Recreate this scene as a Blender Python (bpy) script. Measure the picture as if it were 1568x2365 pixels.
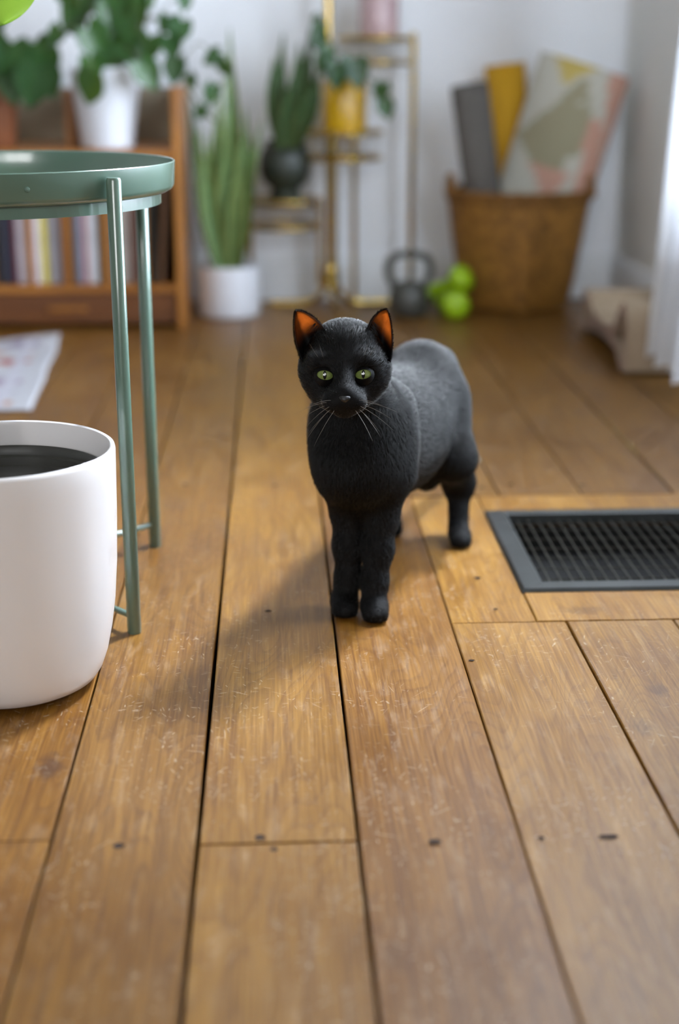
import bpy, bmesh, math, random
import numpy as np
from mathutils import Vector, Matrix, Euler, noise as mnoise

for o in list(bpy.data.objects):
    bpy.data.objects.remove(o, do_unlink=True)
scene = bpy.context.scene
COL = scene.collection
rnd = random.Random(7)

# ------------------------------------------------------------------ camera
F_PX, IMW, IMH, HC = 3285.0, 1568.0, 2365.0, 0.62
TH = math.atan(1032 / F_PX)
YAW = math.atan(159 / math.hypot(F_PX, 1032))
FW = np.array([math.sin(YAW) * math.cos(TH), math.cos(YAW) * math.cos(TH), -math.sin(TH)])
RT = np.array([math.cos(YAW), -math.sin(YAW), 0.0])
UP = np.cross(RT, FW)
CAM = np.array([0, 0, HC])

cam_data = bpy.data.cameras.new('camera')
cam = bpy.data.objects.new('camera', cam_data)
COL.objects.link(cam)
cam.matrix_world = Matrix(((RT[0], UP[0], -FW[0], 0), (RT[1], UP[1], -FW[1], 0), (RT[2], UP[2], -FW[2], HC), (0, 0, 0, 1)))
cam_data.sensor_fit = 'VERTICAL'
cam_data.sensor_height = 36.0
cam_data.sensor_width = 24.0
cam_data.lens = 36.0 * F_PX / IMH
cam_data.clip_start = 0.02
cam_data.dof.use_dof = True
cam_data.dof.focus_distance = 1.50
cam_data.dof.aperture_fstop = 2.1
scene.camera = cam

# ------------------------------------------------------------------ world, light, exposure
world = bpy.data.worlds.new('world')
scene.world = world
world.use_nodes = True
wb = world.node_tree.nodes['Background']
wb.inputs['Color'].default_value = (0.72, 0.84, 1.0, 1)
wb.inputs['Strength'].default_value = 2.0

# daylight entering through the tall window in the right wall
wl = bpy.data.lights.new('window_daylight', 'AREA')
wl.shape = 'RECTANGLE'
wl.size, wl.size_y = 1.5, 1.4
wl.energy = 112
wl.color = (0.76, 0.87, 1.0)
wlo = bpy.data.objects.new('window_daylight', wl)
COL.objects.link(wlo)
wlo.location = (1.16, 2.35, 1.08)
wlo.rotation_euler = Vector((-1.0, 0.35, -0.05)).to_track_quat('-Z', 'Y').to_euler()

# the bright stretch of sky seen through that window, low behind the cat's left shoulder
sl_ = bpy.data.lights.new('window_bright_sky', 'AREA')
sl_.shape = 'RECTANGLE'
sl_.size, sl_.size_y = .8, .8
sl_.energy = 38
sl_.spread = math.radians(44)
sl_.color = (0.82, 0.90, 1.0)
slo = bpy.data.objects.new('window_bright_sky', sl_)
COL.objects.link(slo)
slo.location = (1.18, 2.42, 1.80)
slo.rotation_euler = (Vector((.13, 1.52, 0)) - Vector(slo.location)).to_track_quat('-Z', 'Y').to_euler()

# softer daylight from a second window in the wall behind the camera
fl = bpy.data.lights.new('second_window_daylight', 'AREA')
fl.shape = 'RECTANGLE'
fl.size, fl.size_y = 1.7, 1.25
fl.energy = 55
fl.color = (1.0, 0.98, 0.95)
flo = bpy.data.objects.new('second_window_daylight', fl)
COL.objects.link(flo)
flo.location = (-0.75, -2.62, 1.55)
flo.rotation_euler = Vector((0.12, 1.0, -0.2)).to_track_quat('-Z', 'Y').to_euler()

vs = scene.view_settings
vs.view_transform = 'Standard'
vs.look = 'None'
vs.gamma = 1.0
vs.use_curve_mapping = False
vs.exposure = 0.22
scene.cycles.use_denoising = True
scene.cycles.max_bounces = 5
scene.cycles.diffuse_bounces = 4
scene.cycles.glossy_bounces = 3
scene.cycles.transparent_max_bounces = 8
scene.cycles.adaptive_threshold = 0.2
scene.cycles.sample_clamp_indirect = 8.0


def ray(px, py):
    return FW + RT * (px - IMW / 2) / F_PX - UP * (py - IMH / 2) / F_PX


def PG(px, py, z=0.0):
    d = ray(px, py)
    return Vector(CAM + d * (z - HC) / d[2])


def PY(px, py, y):
    d = ray(px, py)
    return Vector(CAM + d * y / d[1])


# ------------------------------------------------------------------ object helpers
WO = {}


def setp(o, label=None, cat=None, group=None, kind=None):
    if label: o['label'] = label
    if cat: o['category'] = cat
    if group: o['group'] = group
    if kind: o['kind'] = kind
    return o


def thing(name, loc, label, cat, group=None):
    o = bpy.data.objects.new(name, None)
    o.empty_display_size = 0.05
    COL.objects.link(o)
    o.location = loc
    WO[o] = Vector(loc)
    return setp(o, label, cat, group)


def mesh(name, V, Fc, m, parent=None, smooth=False, origin=None, uv=None, col=None):
    """one mesh object from world-space vertices"""
    V = [Vector(v) for v in V]
    if origin is None:
        n = len(V)
        origin = Vector((sum(v.x for v in V) / n, sum(v.y for v in V) / n, min(v.z for v in V)))
    origin = Vector(origin)
    me = bpy.data.meshes.new(name)
    me.from_pydata([tuple(v - origin) for v in V], [], Fc)
    if smooth:
        me.polygons.foreach_set('use_smooth', [True] * len(me.polygons))
    if uv is not None:
        l = me.uv_layers.new(name='UVMap')
        idx = np.empty(len(me.loops), dtype=np.int32)
        me.loops.foreach_get('vertex_index', idx)
        l.data.foreach_set('uv', np.asarray(uv, dtype=np.float32)[idx].ravel())
    if col is not None:
        a = me.color_attributes.new('col', 'FLOAT_COLOR', 'POINT')
        c = np.ones((len(V), 4), dtype=np.float32)
        c[:, :3] = np.asarray(col, dtype=np.float32)
        a.data.foreach_set('color', c.ravel())
    me.update()
    if m: me.materials.append(m)
    o = bpy.data.objects.new(name, me)
    COL.objects.link(o)
    WO[o] = origin
    if parent is not None:
        o.parent = parent
        o.location = origin - WO[parent]
    else:
        o.location = origin
    return o


class B:
    """collects simple solids in world space"""
    def __init__(s):
        s.V, s.F = [], []

    def add(s, V, Fc):
        n = len(s.V)
        s.V += [Vector(v) for v in V]
        s.F += [tuple(i + n for i in f) for f in Fc]
        return s

    def box(s, lo, hi, c=0.0, M=None):
        """box with chamfered edges"""
        x0, y0, z0 = lo
        x1, y1, z1 = hi
        c = min(c, (x1 - x0) * .45, (y1 - y0) * .45, (z1 - z0) * .45)
        if c <= 0:
            V = [(x, y, z) for z in (z0, z1) for y in (y0, y1) for x in (x0, x1)]
            Fc = [(0, 2, 3, 1), (4, 5, 7, 6), (0, 1, 5, 4), (2, 6, 7, 3), (0, 4, 6, 2), (1, 3, 7, 5)]
        else:
            bm = bmesh.new()
            bmesh.ops.create_cube(bm, size=1)
            for v in bm.verts:
                v.co = Vector(((x0 + x1) / 2 + v.co.x * (x1 - x0), (y0 + y1) / 2 + v.co.y * (y1 - y0), (z0 + z1) / 2 + v.co.z * (z1 - z0)))
            bmesh.ops.bevel(bm, geom=list(bm.edges), offset=c, segments=2, affect='EDGES', profile=.5)
            bm.verts.index_update()
            V = [v.co.copy() for v in bm.verts]
            Fc = [tuple(v.index for v in f.verts) for f in bm.faces]
            bm.free()
        if M is not None:
            V = [M @ Vector(v) for v in V]
        return s.add(V, Fc)

    def lathe(s, prof, c, n=48, M=None, a0=0.0):
        """prof: list of (r, z) open profile, revolved about vertical axis through c"""
        V, Fc = [], []
        k = len(prof)
        for i in range(n):
            a = a0 + 2 * math.pi * i / n
            for r, z in prof:
                p = Vector((r * math.cos(a), r * math.sin(a), z))
                if M is not None: p = M @ p
                V.append(p + Vector(c))
        for i in range(n):
            j = (i + 1) % n
            for q in range(k - 1):
                Fc.append((i * k + q, j * k + q, j * k + q + 1, i * k + q + 1))
        return s.add(V, Fc)

    def tube(s, pts, r, n=10, cap=True):
        pts = [Vector(p) for p in pts]
        m = len(pts)
        rs = r if isinstance(r, (list, tuple)) else [r] * m
        V, Fc = [], []
        T = [(pts[min(i + 1, m - 1)] - pts[max(i - 1, 0)]).normalized() for i in range(m)]
        u = T[0].orthogonal().normalized()
        for i in range(m):
            t = T[i]
            u = (u - t * u.dot(t))
            u = u.normalized() if u.length > 1e-6 else t.orthogonal().normalized()
            w = t.cross(u)
            for k in range(n):
                a = 2 * math.pi * k / n
                V.append(pts[i] + (u * math.cos(a) + w * math.sin(a)) * rs[i])
        for i in range(m - 1):
            for k in range(n):
                k2 = (k + 1) % n
                Fc.append((i * n + k, i * n + k2, (i + 1) * n + k2, (i + 1) * n + k))
        if cap:
            Fc.append(tuple(reversed(range(n))))
            Fc.append(tuple(range((m - 1) * n, m * n)))
        return s.add(V, Fc)

    def torus(s, c, R, r, n=56, k=8, squash=(1, 1)):
        V, Fc = [], []
        for i in range(n):
            a = 2 * math.pi * i / n
            for j in range(k):
                b = 2 * math.pi * j / k
                q = R + r * math.cos(b)
                V.append(Vector((q * math.cos(a) * squash[0], q * math.sin(a) * squash[1], r * math.sin(b))) + Vector(c))
        for i in range(n):
            i2 = (i + 1) % n
            for j in range(k):
                j2 = (j + 1) % k
                Fc.append((i * k + j, i2 * k + j, i2 * k + j2, i * k + j2))
        return s.add(V, Fc)

    def out(s, name, m, parent=None, smooth=False, **kw):
        o = mesh(name, s.V, s.F, m, parent, smooth, **kw)
        if smooth:
            try:
                o.data.set_sharp_from_angle(angle=math.radians(42))
            except Exception:
                pass
        return o


def bez(pts, n=14):
    """Catmull-Rom through points"""
    P = [Vector(p) for p in pts]
    P = [P[0] * 2 - P[1]] + P + [P[-1] * 2 - P[-2]]
    out = []
    for i in range(1, len(P) - 2):
        for k in range(n):
            t = k / n
            a, b, c, d = P[i - 1], P[i], P[i + 1], P[i + 2]
            out.append(0.5 * ((2 * b) + (c - a) * t + (2 * a - 5 * b + 4 * c - d) * t * t + (3 * b - a - 3 * c + d) * t ** 3))
    out.append(P[-2])
    return out


# ------------------------------------------------------------------ materials
def srgb(r, g, b):
    f = lambda c: (c / 255 / 12.92) if c / 255 <= 0.04045 else ((c / 255 + 0.055) / 1.055) ** 2.4
    return (f(r), f(g), f(b), 1)


class NT:
    def __init__(s, name):
        s.m = bpy.data.materials.new(name)
        s.m.use_nodes = True
        s.t = s.m.node_tree
        s.n = s.t.nodes
        s.b = s.n['Principled BSDF']
        s.o = s.n['Material Output']

    def new(s, ty, **kw):
        n = s.n.new(ty)
        for k, v in kw.items():
            setattr(n, k, v)
        return n

    def set(s, sock, v):
        if isinstance(v, bpy.types.NodeSocket):
            s.t.links.new(v, sock)
        else:
            sock.default_value = v

    def math(s, op, a, b=None, c=None, clamp=False):
        n = s.new('ShaderNodeMath', operation=op, use_clamp=clamp)
        s.set(n.inputs[0], a)
        if b is not None: s.set(n.inputs[1], b)
        if c is not None: s.set(n.inputs[2], c)
        return n.outputs[0]

    def vec(s, op, a, b=None, scale=None):
        n = s.new('ShaderNodeVectorMath', operation=op)
        s.set(n.inputs[0], a)
        if b is not None: s.set(n.inputs[1], b)
        if scale is not None: s.set(n.inputs['Scale'], scale)
        return n.outputs['Value'] if op in ('LENGTH', 'DOT_PRODUCT', 'DISTANCE') else n.outputs[0]

    def mix(s, fac, a, b, blend='MIX'):
        n = s.new('ShaderNodeMix', data_type='RGBA', blend_type=blend)
        s.set(n.inputs[0], fac)
        s.set(n.inputs[6], a)
        s.set(n.inputs[7], b)
        return n.outputs[2]

    def noise(s, vec, scale, detail=3, rough=.55, dist=0.0, w=None, dim=None):
        n = s.new('ShaderNodeTexNoise')
        if dim: n.noise_dimensions = dim
        if w is not None:
            n.noise_dimensions = '4D'
            s.set(n.inputs['W'], w)
        if vec is not None: s.set(n.inputs['Vector'], vec)
        n.inputs['Scale'].default_value = scale
        n.inputs['Detail'].default_value = detail
        n.inputs['Roughness'].default_value = rough
        n.inputs['Distortion'].default_value = dist
        return n.outputs['Fac']

    def ramp(s, fac, stops, interp='LINEAR'):
        n = s.new('ShaderNodeValToRGB')
        n.color_ramp.interpolation = interp
        el = n.color_ramp.elements
        while len(el) < len(stops): el.new(.5)
        for e, (p, c) in zip(el, stops):
            e.position = p
            e.color = c if len(c) == 4 else (*c, 1)
        s.set(n.inputs[0], fac)
        return n.outputs[0]

    def maprange(s, v, a, b, c=0.0, d=1.0, smooth=False):
        n = s.new('ShaderNodeMapRange')
        if smooth: n.interpolation_type = 'SMOOTHSTEP'
        s.set(n.inputs[0], v)
        for i, q in enumerate((a, b, c, d)): s.set(n.inputs[i + 1], q)
        return n.outputs[0]

    def bump(s, h, strength=.2, dist=.001):
        n = s.new('ShaderNodeBump')
        n.inputs['Strength'].default_value = strength
        n.inputs['Distance'].default_value = dist
        s.set(n.inputs['Height'], h)
        s.t.links.new(n.outputs[0], s.b.inputs['Normal'])

    def coords(s, kind='Object'):
        return s.new('ShaderNodeTexCoord').outputs[kind]


def M(name, c, rough=.5, metal=0.0, var=.08, scale=30, bump=0.0, coat=0.0, spec=.5, bscale=None, sheen=0.0, stretch=(1, 1, 1), rv=.05):
    t = NT(name)
    co = t.coords()
    if stretch != (1, 1, 1):
        co = t.vec('MULTIPLY', co, stretch)
    f = t.noise(co, scale, 4)
    lo = tuple(x * (1 - var * 1.6) for x in c[:3]) + (1,)
    hi = tuple(min(1, x * (1 + var * 1.6)) for x in c[:3]) + (1,)
    t.set(t.b.inputs['Base Color'], t.mix(t.maprange(f, .3, .7), lo, hi))
    t.set(t.b.inputs['Roughness'], t.maprange(f, .3, .7, max(0, rough - rv), min(1, rough + rv)))
    t.b.inputs['Metallic'].default_value = metal
    t.b.inputs['Coat Weight'].default_value = coat
    t.b.inputs['Coat Roughness'].default_value = .12
    t.b.inputs['Specular IOR Level'].default_value = spec
    t.b.inputs['Sheen Weight'].default_value = sheen
    if bump:
        t.bump(t.noise(co, bscale or scale * 4, 3), bump, .002)
    return t.m


def floor_material():
    t = NT('old_pine_boards')
    pos = t.new('ShaderNodeNewGeometry').outputs['Position']
    oi = t.new('ShaderNodeObjectInfo')
    rnd_ = oi.outputs['Random']
    sep = t.new('ShaderNodeSeparateXYZ')
    t.set(sep.inputs[0], pos)
    X, Y = sep.outputs[0], sep.outputs[1]

    def comb(x, y, z=0.0):
        n = t.new('ShaderNodeCombineXYZ')
        t.set(n.inputs[0], x); t.set(n.inputs[1], y); t.set(n.inputs[2], z)
        return n.outputs[0]
    off = t.math('MULTIPLY', rnd_, 37.0)
    # knots: grain bends round them, dark heart
    knots = [(-.213, 1.198, .016, .030, 1.0), (.394, 1.341, .013, .024, .55), (.356, 1.253, .015, .026, .5), (-.150, 2.02, .022, .055, .45),
             (.362, 1.566, .035, .016, .5), (.084, .891, .012, .022, .35), (.352, 2.16, .022, .06, .3)]
    kd, kb = None, None
    wob = t.noise(pos, 60, 2, dim='2D')
    for kx, ky, a, b, w in knots:
        dx = t.math('DIVIDE', t.math('SUBTRACT', X, kx), a)
        dy = t.math('DIVIDE', t.math('SUBTRACT', Y, ky), b)
        d = t.math('SQRT', t.math('ADD', t.math('MULTIPLY', dx, dx), t.math('MULTIPLY', dy, dy)))
        d = t.math('ADD', d, t.math('MULTIPLY', t.math('SUBTRACT', wob, .5), .9))
        core = t.math('MULTIPLY', t.maprange(d, .35, 1.1, 1, 0, True), w)
        bend = t.math('MULTIPLY', t.maprange(d, 0.0, 4.5, 1, 0, True), .03)
        kd = core if kd is None else t.math('MAXIMUM', kd, core)
        kb = bend if kb is None else t.math('ADD', kb, bend)
    # cathedral growth rings: slow wander along the board
    wand = t.noise(comb(off, t.math('MULTIPLY', Y, 1.6)), 1.0, 1, dim='2D')
    gx = t.math('ADD', X, t.math('MULTIPLY', t.math('SUBTRACT', wand, .5), .12))
    n1 = t.noise(comb(t.math('MULTIPLY_ADD', gx, 7, off), t.math('MULTIPLY_ADD', Y, 1.15, off)), 1.0, 2, .5, dim='2D')
    n1 = t.math('ADD', n1, kb)
    rings = t.math('FRACT', t.math('MULTIPLY', n1, 38))
    ringm = t.ramp(rings, [(0, (.15,) * 3), (.55, (.35,) * 3), (.86, (1,) * 3), (1, (.15,) * 3)])
    fib = t.noise(comb(t.math('MULTIPLY', X, 420), t.math('MULTIPLY_ADD', Y, 9, off)), 1.0, 2, .6, dim='2D')
    fib2 = t.noise(comb(t.math('MULTIPLY', X, 90), t.math('MULTIPLY_ADD', Y, 3.5, off)), 1.0, 2, .6, dim='2D')
    blot = t.noise(comb(t.math('MULTIPLY_ADD', X, 9, off), t.math('MULTIPLY', Y, 4)), 1.0, 3, .6, dim='2D')
    base = t.mix(t.maprange(blot, .3, .7), srgb(142, 98, 34), srgb(170, 124, 52))
    base = t.mix(t.math('MULTIPLY', ringm, .42), base, srgb(104, 62, 20))
    base = t.mix(t.math('MULTIPLY', t.maprange(fib2, .42, .72), .45), base, srgb(110, 68, 26))
    base = t.mix(t.math('MULTIPLY', t.maprange(fib, .5, .78), .45), base, srgb(98, 60, 24))
    base = t.mix(t.math('MULTIPLY', t.maprange(fib, .47, .22), .35), base, srgb(196, 152, 92))
    base = t.mix(1.0, base, oi.outputs['Color'], 'MULTIPLY')
    base = t.mix(1.0, base, (.71, .68, .46, 1), 'MULTIPLY')
    base = t.mix(t.math('MULTIPLY', kd, .8), base, srgb(72, 44, 26))

    # scratches: one short line per Voronoi cell
    def scratches(scale, w, L, seed, keep):
        v = t.new('ShaderNodeTexVoronoi', feature='F1', voronoi_dimensions='2D')
        p2 = t.vec('ADD', comb(X, Y, 0.0), (seed * 1.7, seed * 3.1, seed))
        t.set(v.inputs['Vector'], p2)
        v.inputs['Scale'].default_value = scale
        d = t.vec('SUBTRACT', p2, v.outputs['Position'])
        s2 = t.new('ShaderNodeSeparateXYZ'); t.set(s2.inputs[0], d)
        c2 = t.new('ShaderNodeSeparateColor'); t.set(c2.inputs[0], v.outputs['Color'])
        ang = t.math('MULTIPLY', c2.outputs[0], 3.1416)
        ca, sa = t.math('COSINE', ang), t.math('SINE', ang)
        u = t.math('ADD', t.math('MULTIPLY', s2.outputs[0], ca), t.math('MULTIPLY', s2.outputs[1], sa))
        q = t.math('SUBTRACT', t.math('MULTIPLY', s2.outputs[1], ca), t.math('MULTIPLY', s2.outputs[0], sa))
        q = t.math('ADD', q, t.math('MULTIPLY', t.math('MULTIPLY', u, u), t.math('MULTIPLY', t.math('SUBTRACT', c2.outputs[1], .75), 16.0)))
        lm = t.math('MULTIPLY', t.maprange(t.math('ABSOLUTE', q), w * .3, w, 1, 0), t.maprange(t.math('ABSOLUTE', u), L * .5, L, 1, 0))
        return t.math('MULTIPLY', lm, t.math('MULTIPLY', t.math('GREATER_THAN', c2.outputs[1], keep), c2.outputs[2]))
    sc = scratches(24, .0006, .012, 1.0, .55)
    sc = t.math('MAXIMUM', sc, scratches(60, .0006, .0055, 5.3, .5))
    sc = t.math('MAXIMUM', sc, scratches(110, .0007, .003, 9.1, .55))
    sc = t.math('MAXIMUM', sc, t.math('MULTIPLY', scratches(34, .0014, .004, 13.7, .6), .9))
    patch = t.maprange(t.noise(pos, 7, 2, dim='2D'), .38, .62)
    sc = t.math('MULTIPLY', sc, patch)
    base = t.mix(t.math('MULTIPLY', sc, .55), base, srgb(214, 200, 176))
    # worn, dusty patches where the varnish is thin
    wear = t.maprange(t.noise(comb(t.math('MULTIPLY', X, 75), t.math('MULTIPLY', Y, 18)), 1.0, 4, .7, dim='2D'), .54, .74)
    base = t.mix(t.math('MULTIPLY', wear, .13), base, srgb(206, 182, 150))
    t.set(t.b.inputs['Base Color'], base)
    r = t.math('ADD', t.maprange(blot, .3, .7, .36, .44), t.math('MULTIPLY', wear, .12))
    r = t.math('ADD', r, t.math('MULTIPLY', sc, .25))
    t.set(t.b.inputs['Roughness'], r)
    t.b.inputs['Specular IOR Level'].default_value = .5
    fb = t.noise(comb(t.math('MULTIPLY', X, 160), t.math('MULTIPLY', Y, 5)), 1.0, 1, .6, dim='2D')
    h = t.math('ADD', fb, t.math('MULTIPLY', t.noise(comb(t.math('MULTIPLY_ADD', X, 14, off), t.math('MULTIPLY', Y, 6)), 1.0, 1, dim='2D'), 3.0))
    t.bump(h, .2, .0012)
    return t.m


def wood(name, dark, light, rough=.45, axis=0):
    t = NT(name)
    pos = t.new('ShaderNodeNewGeometry').outputs['Position']
    sc = [60, 60, 60]
    sc[axis] = 3
    v = t.vec('MULTIPLY', pos, tuple(sc))
    f = t.noise(v, 1.0, 5, .6, .4)
    t.set(t.b.inputs['Base Color'], t.ramp(f, [(.3, dark), (.7, light)]))
    t.b.inputs['Roughness'].default_value = rough
    t.bump(f, .1, .001)
    return t.m


def attr_mat(name, rough=.6, noise_amt=.1, nscale=60, trans=0.0, spec=.5, bump=0.0):
    t = NT(name)
    a = t.new('ShaderNodeVertexColor', layer_name='col')
    f = t.noise(t.coords(), nscale, 3)
    c = t.mix(t.math('MULTIPLY', t.maprange(f, .3, .7), noise_amt), a.outputs[0], (.02, .02, .01, 1))
    t.set(t.b.inputs['Base Color'], c)
    t.b.inputs['Roughness'].default_value = rough
    t.b.inputs['Specular IOR Level'].default_value = spec
    if bump: t.bump(t.noise(t.coords(), nscale * 4, 2), bump, .001)
    if trans:
        tr = t.new('ShaderNodeBsdfTranslucent')
        t.set(tr.inputs[0], c)
        mx = t.new('ShaderNodeMixShader')
        mx.inputs[0].default_value = trans
        t.t.links.new(t.b.outputs[0], mx.inputs[1])
        t.t.links.new(tr.outputs[0], mx.inputs[2])
        t.t.links.new(mx.outputs[0], t.o.inputs[0])
    return t.m


def translucent(name, c, c2, fac, rough=.7, var=.1):
    t = NT(name)
    f = t.noise(t.coords(), 40, 3)
    lo = tuple(x * (1 - var) for x in c[:3]) + (1,)
    t.set(t.b.inputs['Base Color'], t.mix(f, lo, c))
    t.b.inputs['Roughness'].default_value = rough
    t.b.inputs['Specular IOR Level'].default_value = .25
    tr = t.new('ShaderNodeBsdfTranslucent')
    tr.inputs[0].default_value = c2
    mx = t.new('ShaderNodeMixShader')
    mx.inputs[0].default_value = fac
    t.t.links.new(t.b.outputs[0], mx.inputs[1])
    t.t.links.new(tr.outputs[0], mx.inputs[2])
    t.t.links.new(mx.outputs[0], t.o.inputs[0])
    return t.m


def leaf_mat(name, a, b, rough=.35, trans=.25):
    t = NT(name)
    oi = t.new('ShaderNodeObjectInfo')
    f = t.noise(t.coords(), 25, 4)
    mixf = t.math('ADD', t.math('MULTIPLY', f, .5), t.math('MULTIPLY', oi.outputs['Random'], .5))
    c = t.mix(mixf, a, b)
    t.set(t.b.inputs['Base Color'], c)
    t.b.inputs['Roughness'].default_value = rough
    tr = t.new('ShaderNodeBsdfTranslucent')
    t.set(tr.inputs[0], t.mix(.5, c, (.35, .5, .05, 1)))
    mx = t.new('ShaderNodeMixShader')
    mx.inputs[0].default_value = trans
    t.t.links.new(t.b.outputs[0], mx.inputs[1])
    t.t.links.new(tr.outputs[0], mx.inputs[2])
    t.t.links.new(mx.outputs[0], t.o.inputs[0])
    return t.m


def glass_mat():
    t = NT('window_glass')
    tr = t.new('ShaderNodeBsdfTransparent')
    gl = t.new('ShaderNodeBsdfGlossy')
    gl.inputs['Roughness'].default_value = .02
    fr = t.new('ShaderNodeFresnel')
    f = t.noise(t.coords(), 2, 1)
    t.set(fr.inputs['IOR'], t.maprange(f, 0, 1, 1.44, 1.48))
    mx = t.new('ShaderNodeMixShader')
    t.t.links.new(fr.outputs[0], mx.inputs[0])
    t.t.links.new(tr.outputs[0], mx.inputs[1])
    t.t.links.new(gl.outputs[0], mx.inputs[2])
    t.t.links.new(mx.outputs[0], t.o.inputs[0])
    return t.m


MT = dict(
    floor=floor_material(),
    under=M('dark_gap', srgb(28, 18, 10), .9),
    hole=M('nail_hole_dark', srgb(40, 24, 14), .8),
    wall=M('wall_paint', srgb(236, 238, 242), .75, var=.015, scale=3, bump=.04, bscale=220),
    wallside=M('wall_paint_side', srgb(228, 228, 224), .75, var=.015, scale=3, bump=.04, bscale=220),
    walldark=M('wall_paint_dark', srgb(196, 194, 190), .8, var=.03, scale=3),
    trim=M('trim_paint', srgb(226, 228, 230), .45, var=.02, scale=6),
    ceil=M('ceiling_paint', srgb(230, 230, 228), .85, var=.01, scale=3),
    frame=M('window_paint', srgb(232, 232, 230), .4, var=.02, scale=8),
    glass=glass_mat(),
    white=M('white_glaze', srgb(236, 235, 238), .32, var=.01, scale=8, coat=.25),
    whitematte=M('white_matte_pot', srgb(220, 222, 228), .45, var=.015, scale=12),
    ceramic=M('planter_white', srgb(230, 227, 227), .3, var=.004, scale=4, coat=.2, spec=.45, rv=.006),
    nursery=M('nursery_plastic', srgb(58, 58, 54), .42, var=.15, scale=14, stretch=(1, 1, 6)),
    soil=M('soil', srgb(46, 38, 28), .95, var=.5, scale=90, bump=.8),
    green_metal=M('sage_green_steel', srgb(90, 116, 102), .30, var=.006, scale=4, coat=1.0, spec=.7, rv=.005),
    brass=M('brass', (.52, .36, .10, 1), .11, metal=1.0, var=.06, scale=20),
    iron=M('kettlebell_iron', srgb(66, 66, 60), .38, var=.08, scale=60, bump=.05, spec=.6),
    lime=M('lime_vinyl', srgb(150, 186, 18), .38, var=.03, scale=40),
    wicker=M('wicker', srgb(146, 102, 40), .65, var=.28, scale=45, bump=.3),
    wickerdark=M('wicker_rim', srgb(124, 84, 32), .65, var=.25, scale=60, bump=.4),
    greymat=M('grey_foam', srgb(92, 87, 82), .8, var=.05, scale=80, bump=.2),
    yellowmat=M('mustard_foam', srgb(198, 148, 14), .75, var=.04, scale=80, bump=.2),
    register=M('black_steel_register', srgb(48, 50, 49), .42, var=.08, scale=30, metal=.2, spec=.5),
    mesh_=M('grille_wire', srgb(58, 55, 46), .5, var=.1, scale=30, metal=.3),
    void=M('duct_black', srgb(10, 10, 10), .9, var=.02),
    cardboard=M('cardboard', srgb(176, 156, 132), .9, var=.08, scale=70, bump=.5, stretch=(1, 1, 10)),
    cardside=M('cardboard_corrugation', srgb(168, 142, 128), .95, var=.18, scale=200, bump=.8, stretch=(1, 1, 1)),
    curtain=translucent('curtain_cotton', srgb(238, 240, 244), srgb(246, 247, 250), .5, .9, .02),
    case=wood('teak_veneer', srgb(128, 76, 22), srgb(174, 112, 42), .42, 0),
    casev=wood('teak_upright', srgb(128, 78, 26), srgb(178, 116, 46), .42, 2),
    drawer=wood('dark_drawer_veneer', srgb(84, 46, 16), srgb(114, 66, 26), .4, 0),
    backp=M('cabinet_backboard', srgb(150, 138, 118), .7, var=.06, scale=20),
    terracotta=M('brown_clay', srgb(116, 66, 34), .7, var=.1, scale=30),
    yellowpot=M('yellow_glaze', srgb(208, 164, 22), .28, var=.04, scale=20, coat=.3),
    pinkpot=M('pink_glaze', srgb(188, 160, 162), .28, var=.03, scale=20, coat=.3),
    darkpot=M('dark_green_glaze', srgb(44, 50, 42), .42, var=.1, scale=20),
    ivy=leaf_mat('ivy_leaf', srgb(26, 62, 24), srgb(66, 112, 52), .32, .2),
    ivydark=leaf_mat('pothos_leaf', srgb(24, 56, 26), srgb(52, 92, 50), .35, .15),
    fig=leaf_mat('fig_leaf', srgb(96, 140, 36), srgb(140, 182, 66), .4, .5),
    stem=M('green_stem', srgb(86, 92, 44), .6),
    bark=M('fig_bark', srgb(112, 92, 70), .85, var=.3, scale=60, bump=.5),
    snake=attr_mat('snake_leaf', .4, .35, 50, .15),
    print_=attr_mat('print_cloth', .85, .06, 90, 0, .3, .3),
    rug=attr_mat('woven_rug', .95, .22, 240, 0, .2, .8),
    crumb=M('pale_crumb', srgb(220, 214, 196), .8),
    filler=M('pale_wood_filler', srgb(150, 124, 72), .85, var=.2, scale=120, bump=.5),
    shelfglass=M('smoked_shelf', srgb(120, 118, 112), .2, var=.05, scale=10),
)

# ------------------------------------------------------------------ room shell
BWY, RWX, LWX, RY, CZ = 3.93, 0.945, -3.2, -2.4, 2.75
WY0, WY1, WZ0, WZ1 = 1.45, 3.20, 0.34, 2.15     # window opening in the right wall


def struct(o):
    o['kind'] = 'structure'
    return o


b = B()
REG = (.302, .70, 1.630, 1.954)      # register opening x0,x1,y0,y1
b.box((LWX, RY, -.09), (RWX, BWY, -.07))
floor = struct(b.out('floor', MT['under']))
floor['label'] = 'old wide pine floorboards with dark gaps and nail holes'

struct(B().box((LWX - .1, BWY, -.09), (RWX + .1, BWY + .1, CZ)).out('wall_back', MT['wall']))
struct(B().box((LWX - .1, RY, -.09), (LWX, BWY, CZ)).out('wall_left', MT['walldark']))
F2 = (-1.65, .15, .90, 2.20)     # second window: x0, x1, z0, z1
b = B()
b.box((LWX - .1, RY - .1, -.09), (F2[0], RY, CZ))
b.box((F2[1], RY - .1, -.09), (RWX + .1, RY, CZ))
b.box((F2[0], RY - .1, -.09), (F2[1], RY, F2[2]))
b.box((F2[0], RY - .1, F2[3]), (F2[1], RY, CZ))
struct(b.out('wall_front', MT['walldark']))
struct(B().box((LWX - .1, RY - .1, CZ), (RWX + .1, BWY + .1, CZ + .1)).out('ceiling', MT['ceil']))
b = B()
b.box((RWX, RY, -.09), (RWX + .12, WY0, CZ))
b.box((RWX, WY1, -.09), (RWX + .12, BWY, CZ))
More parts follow.
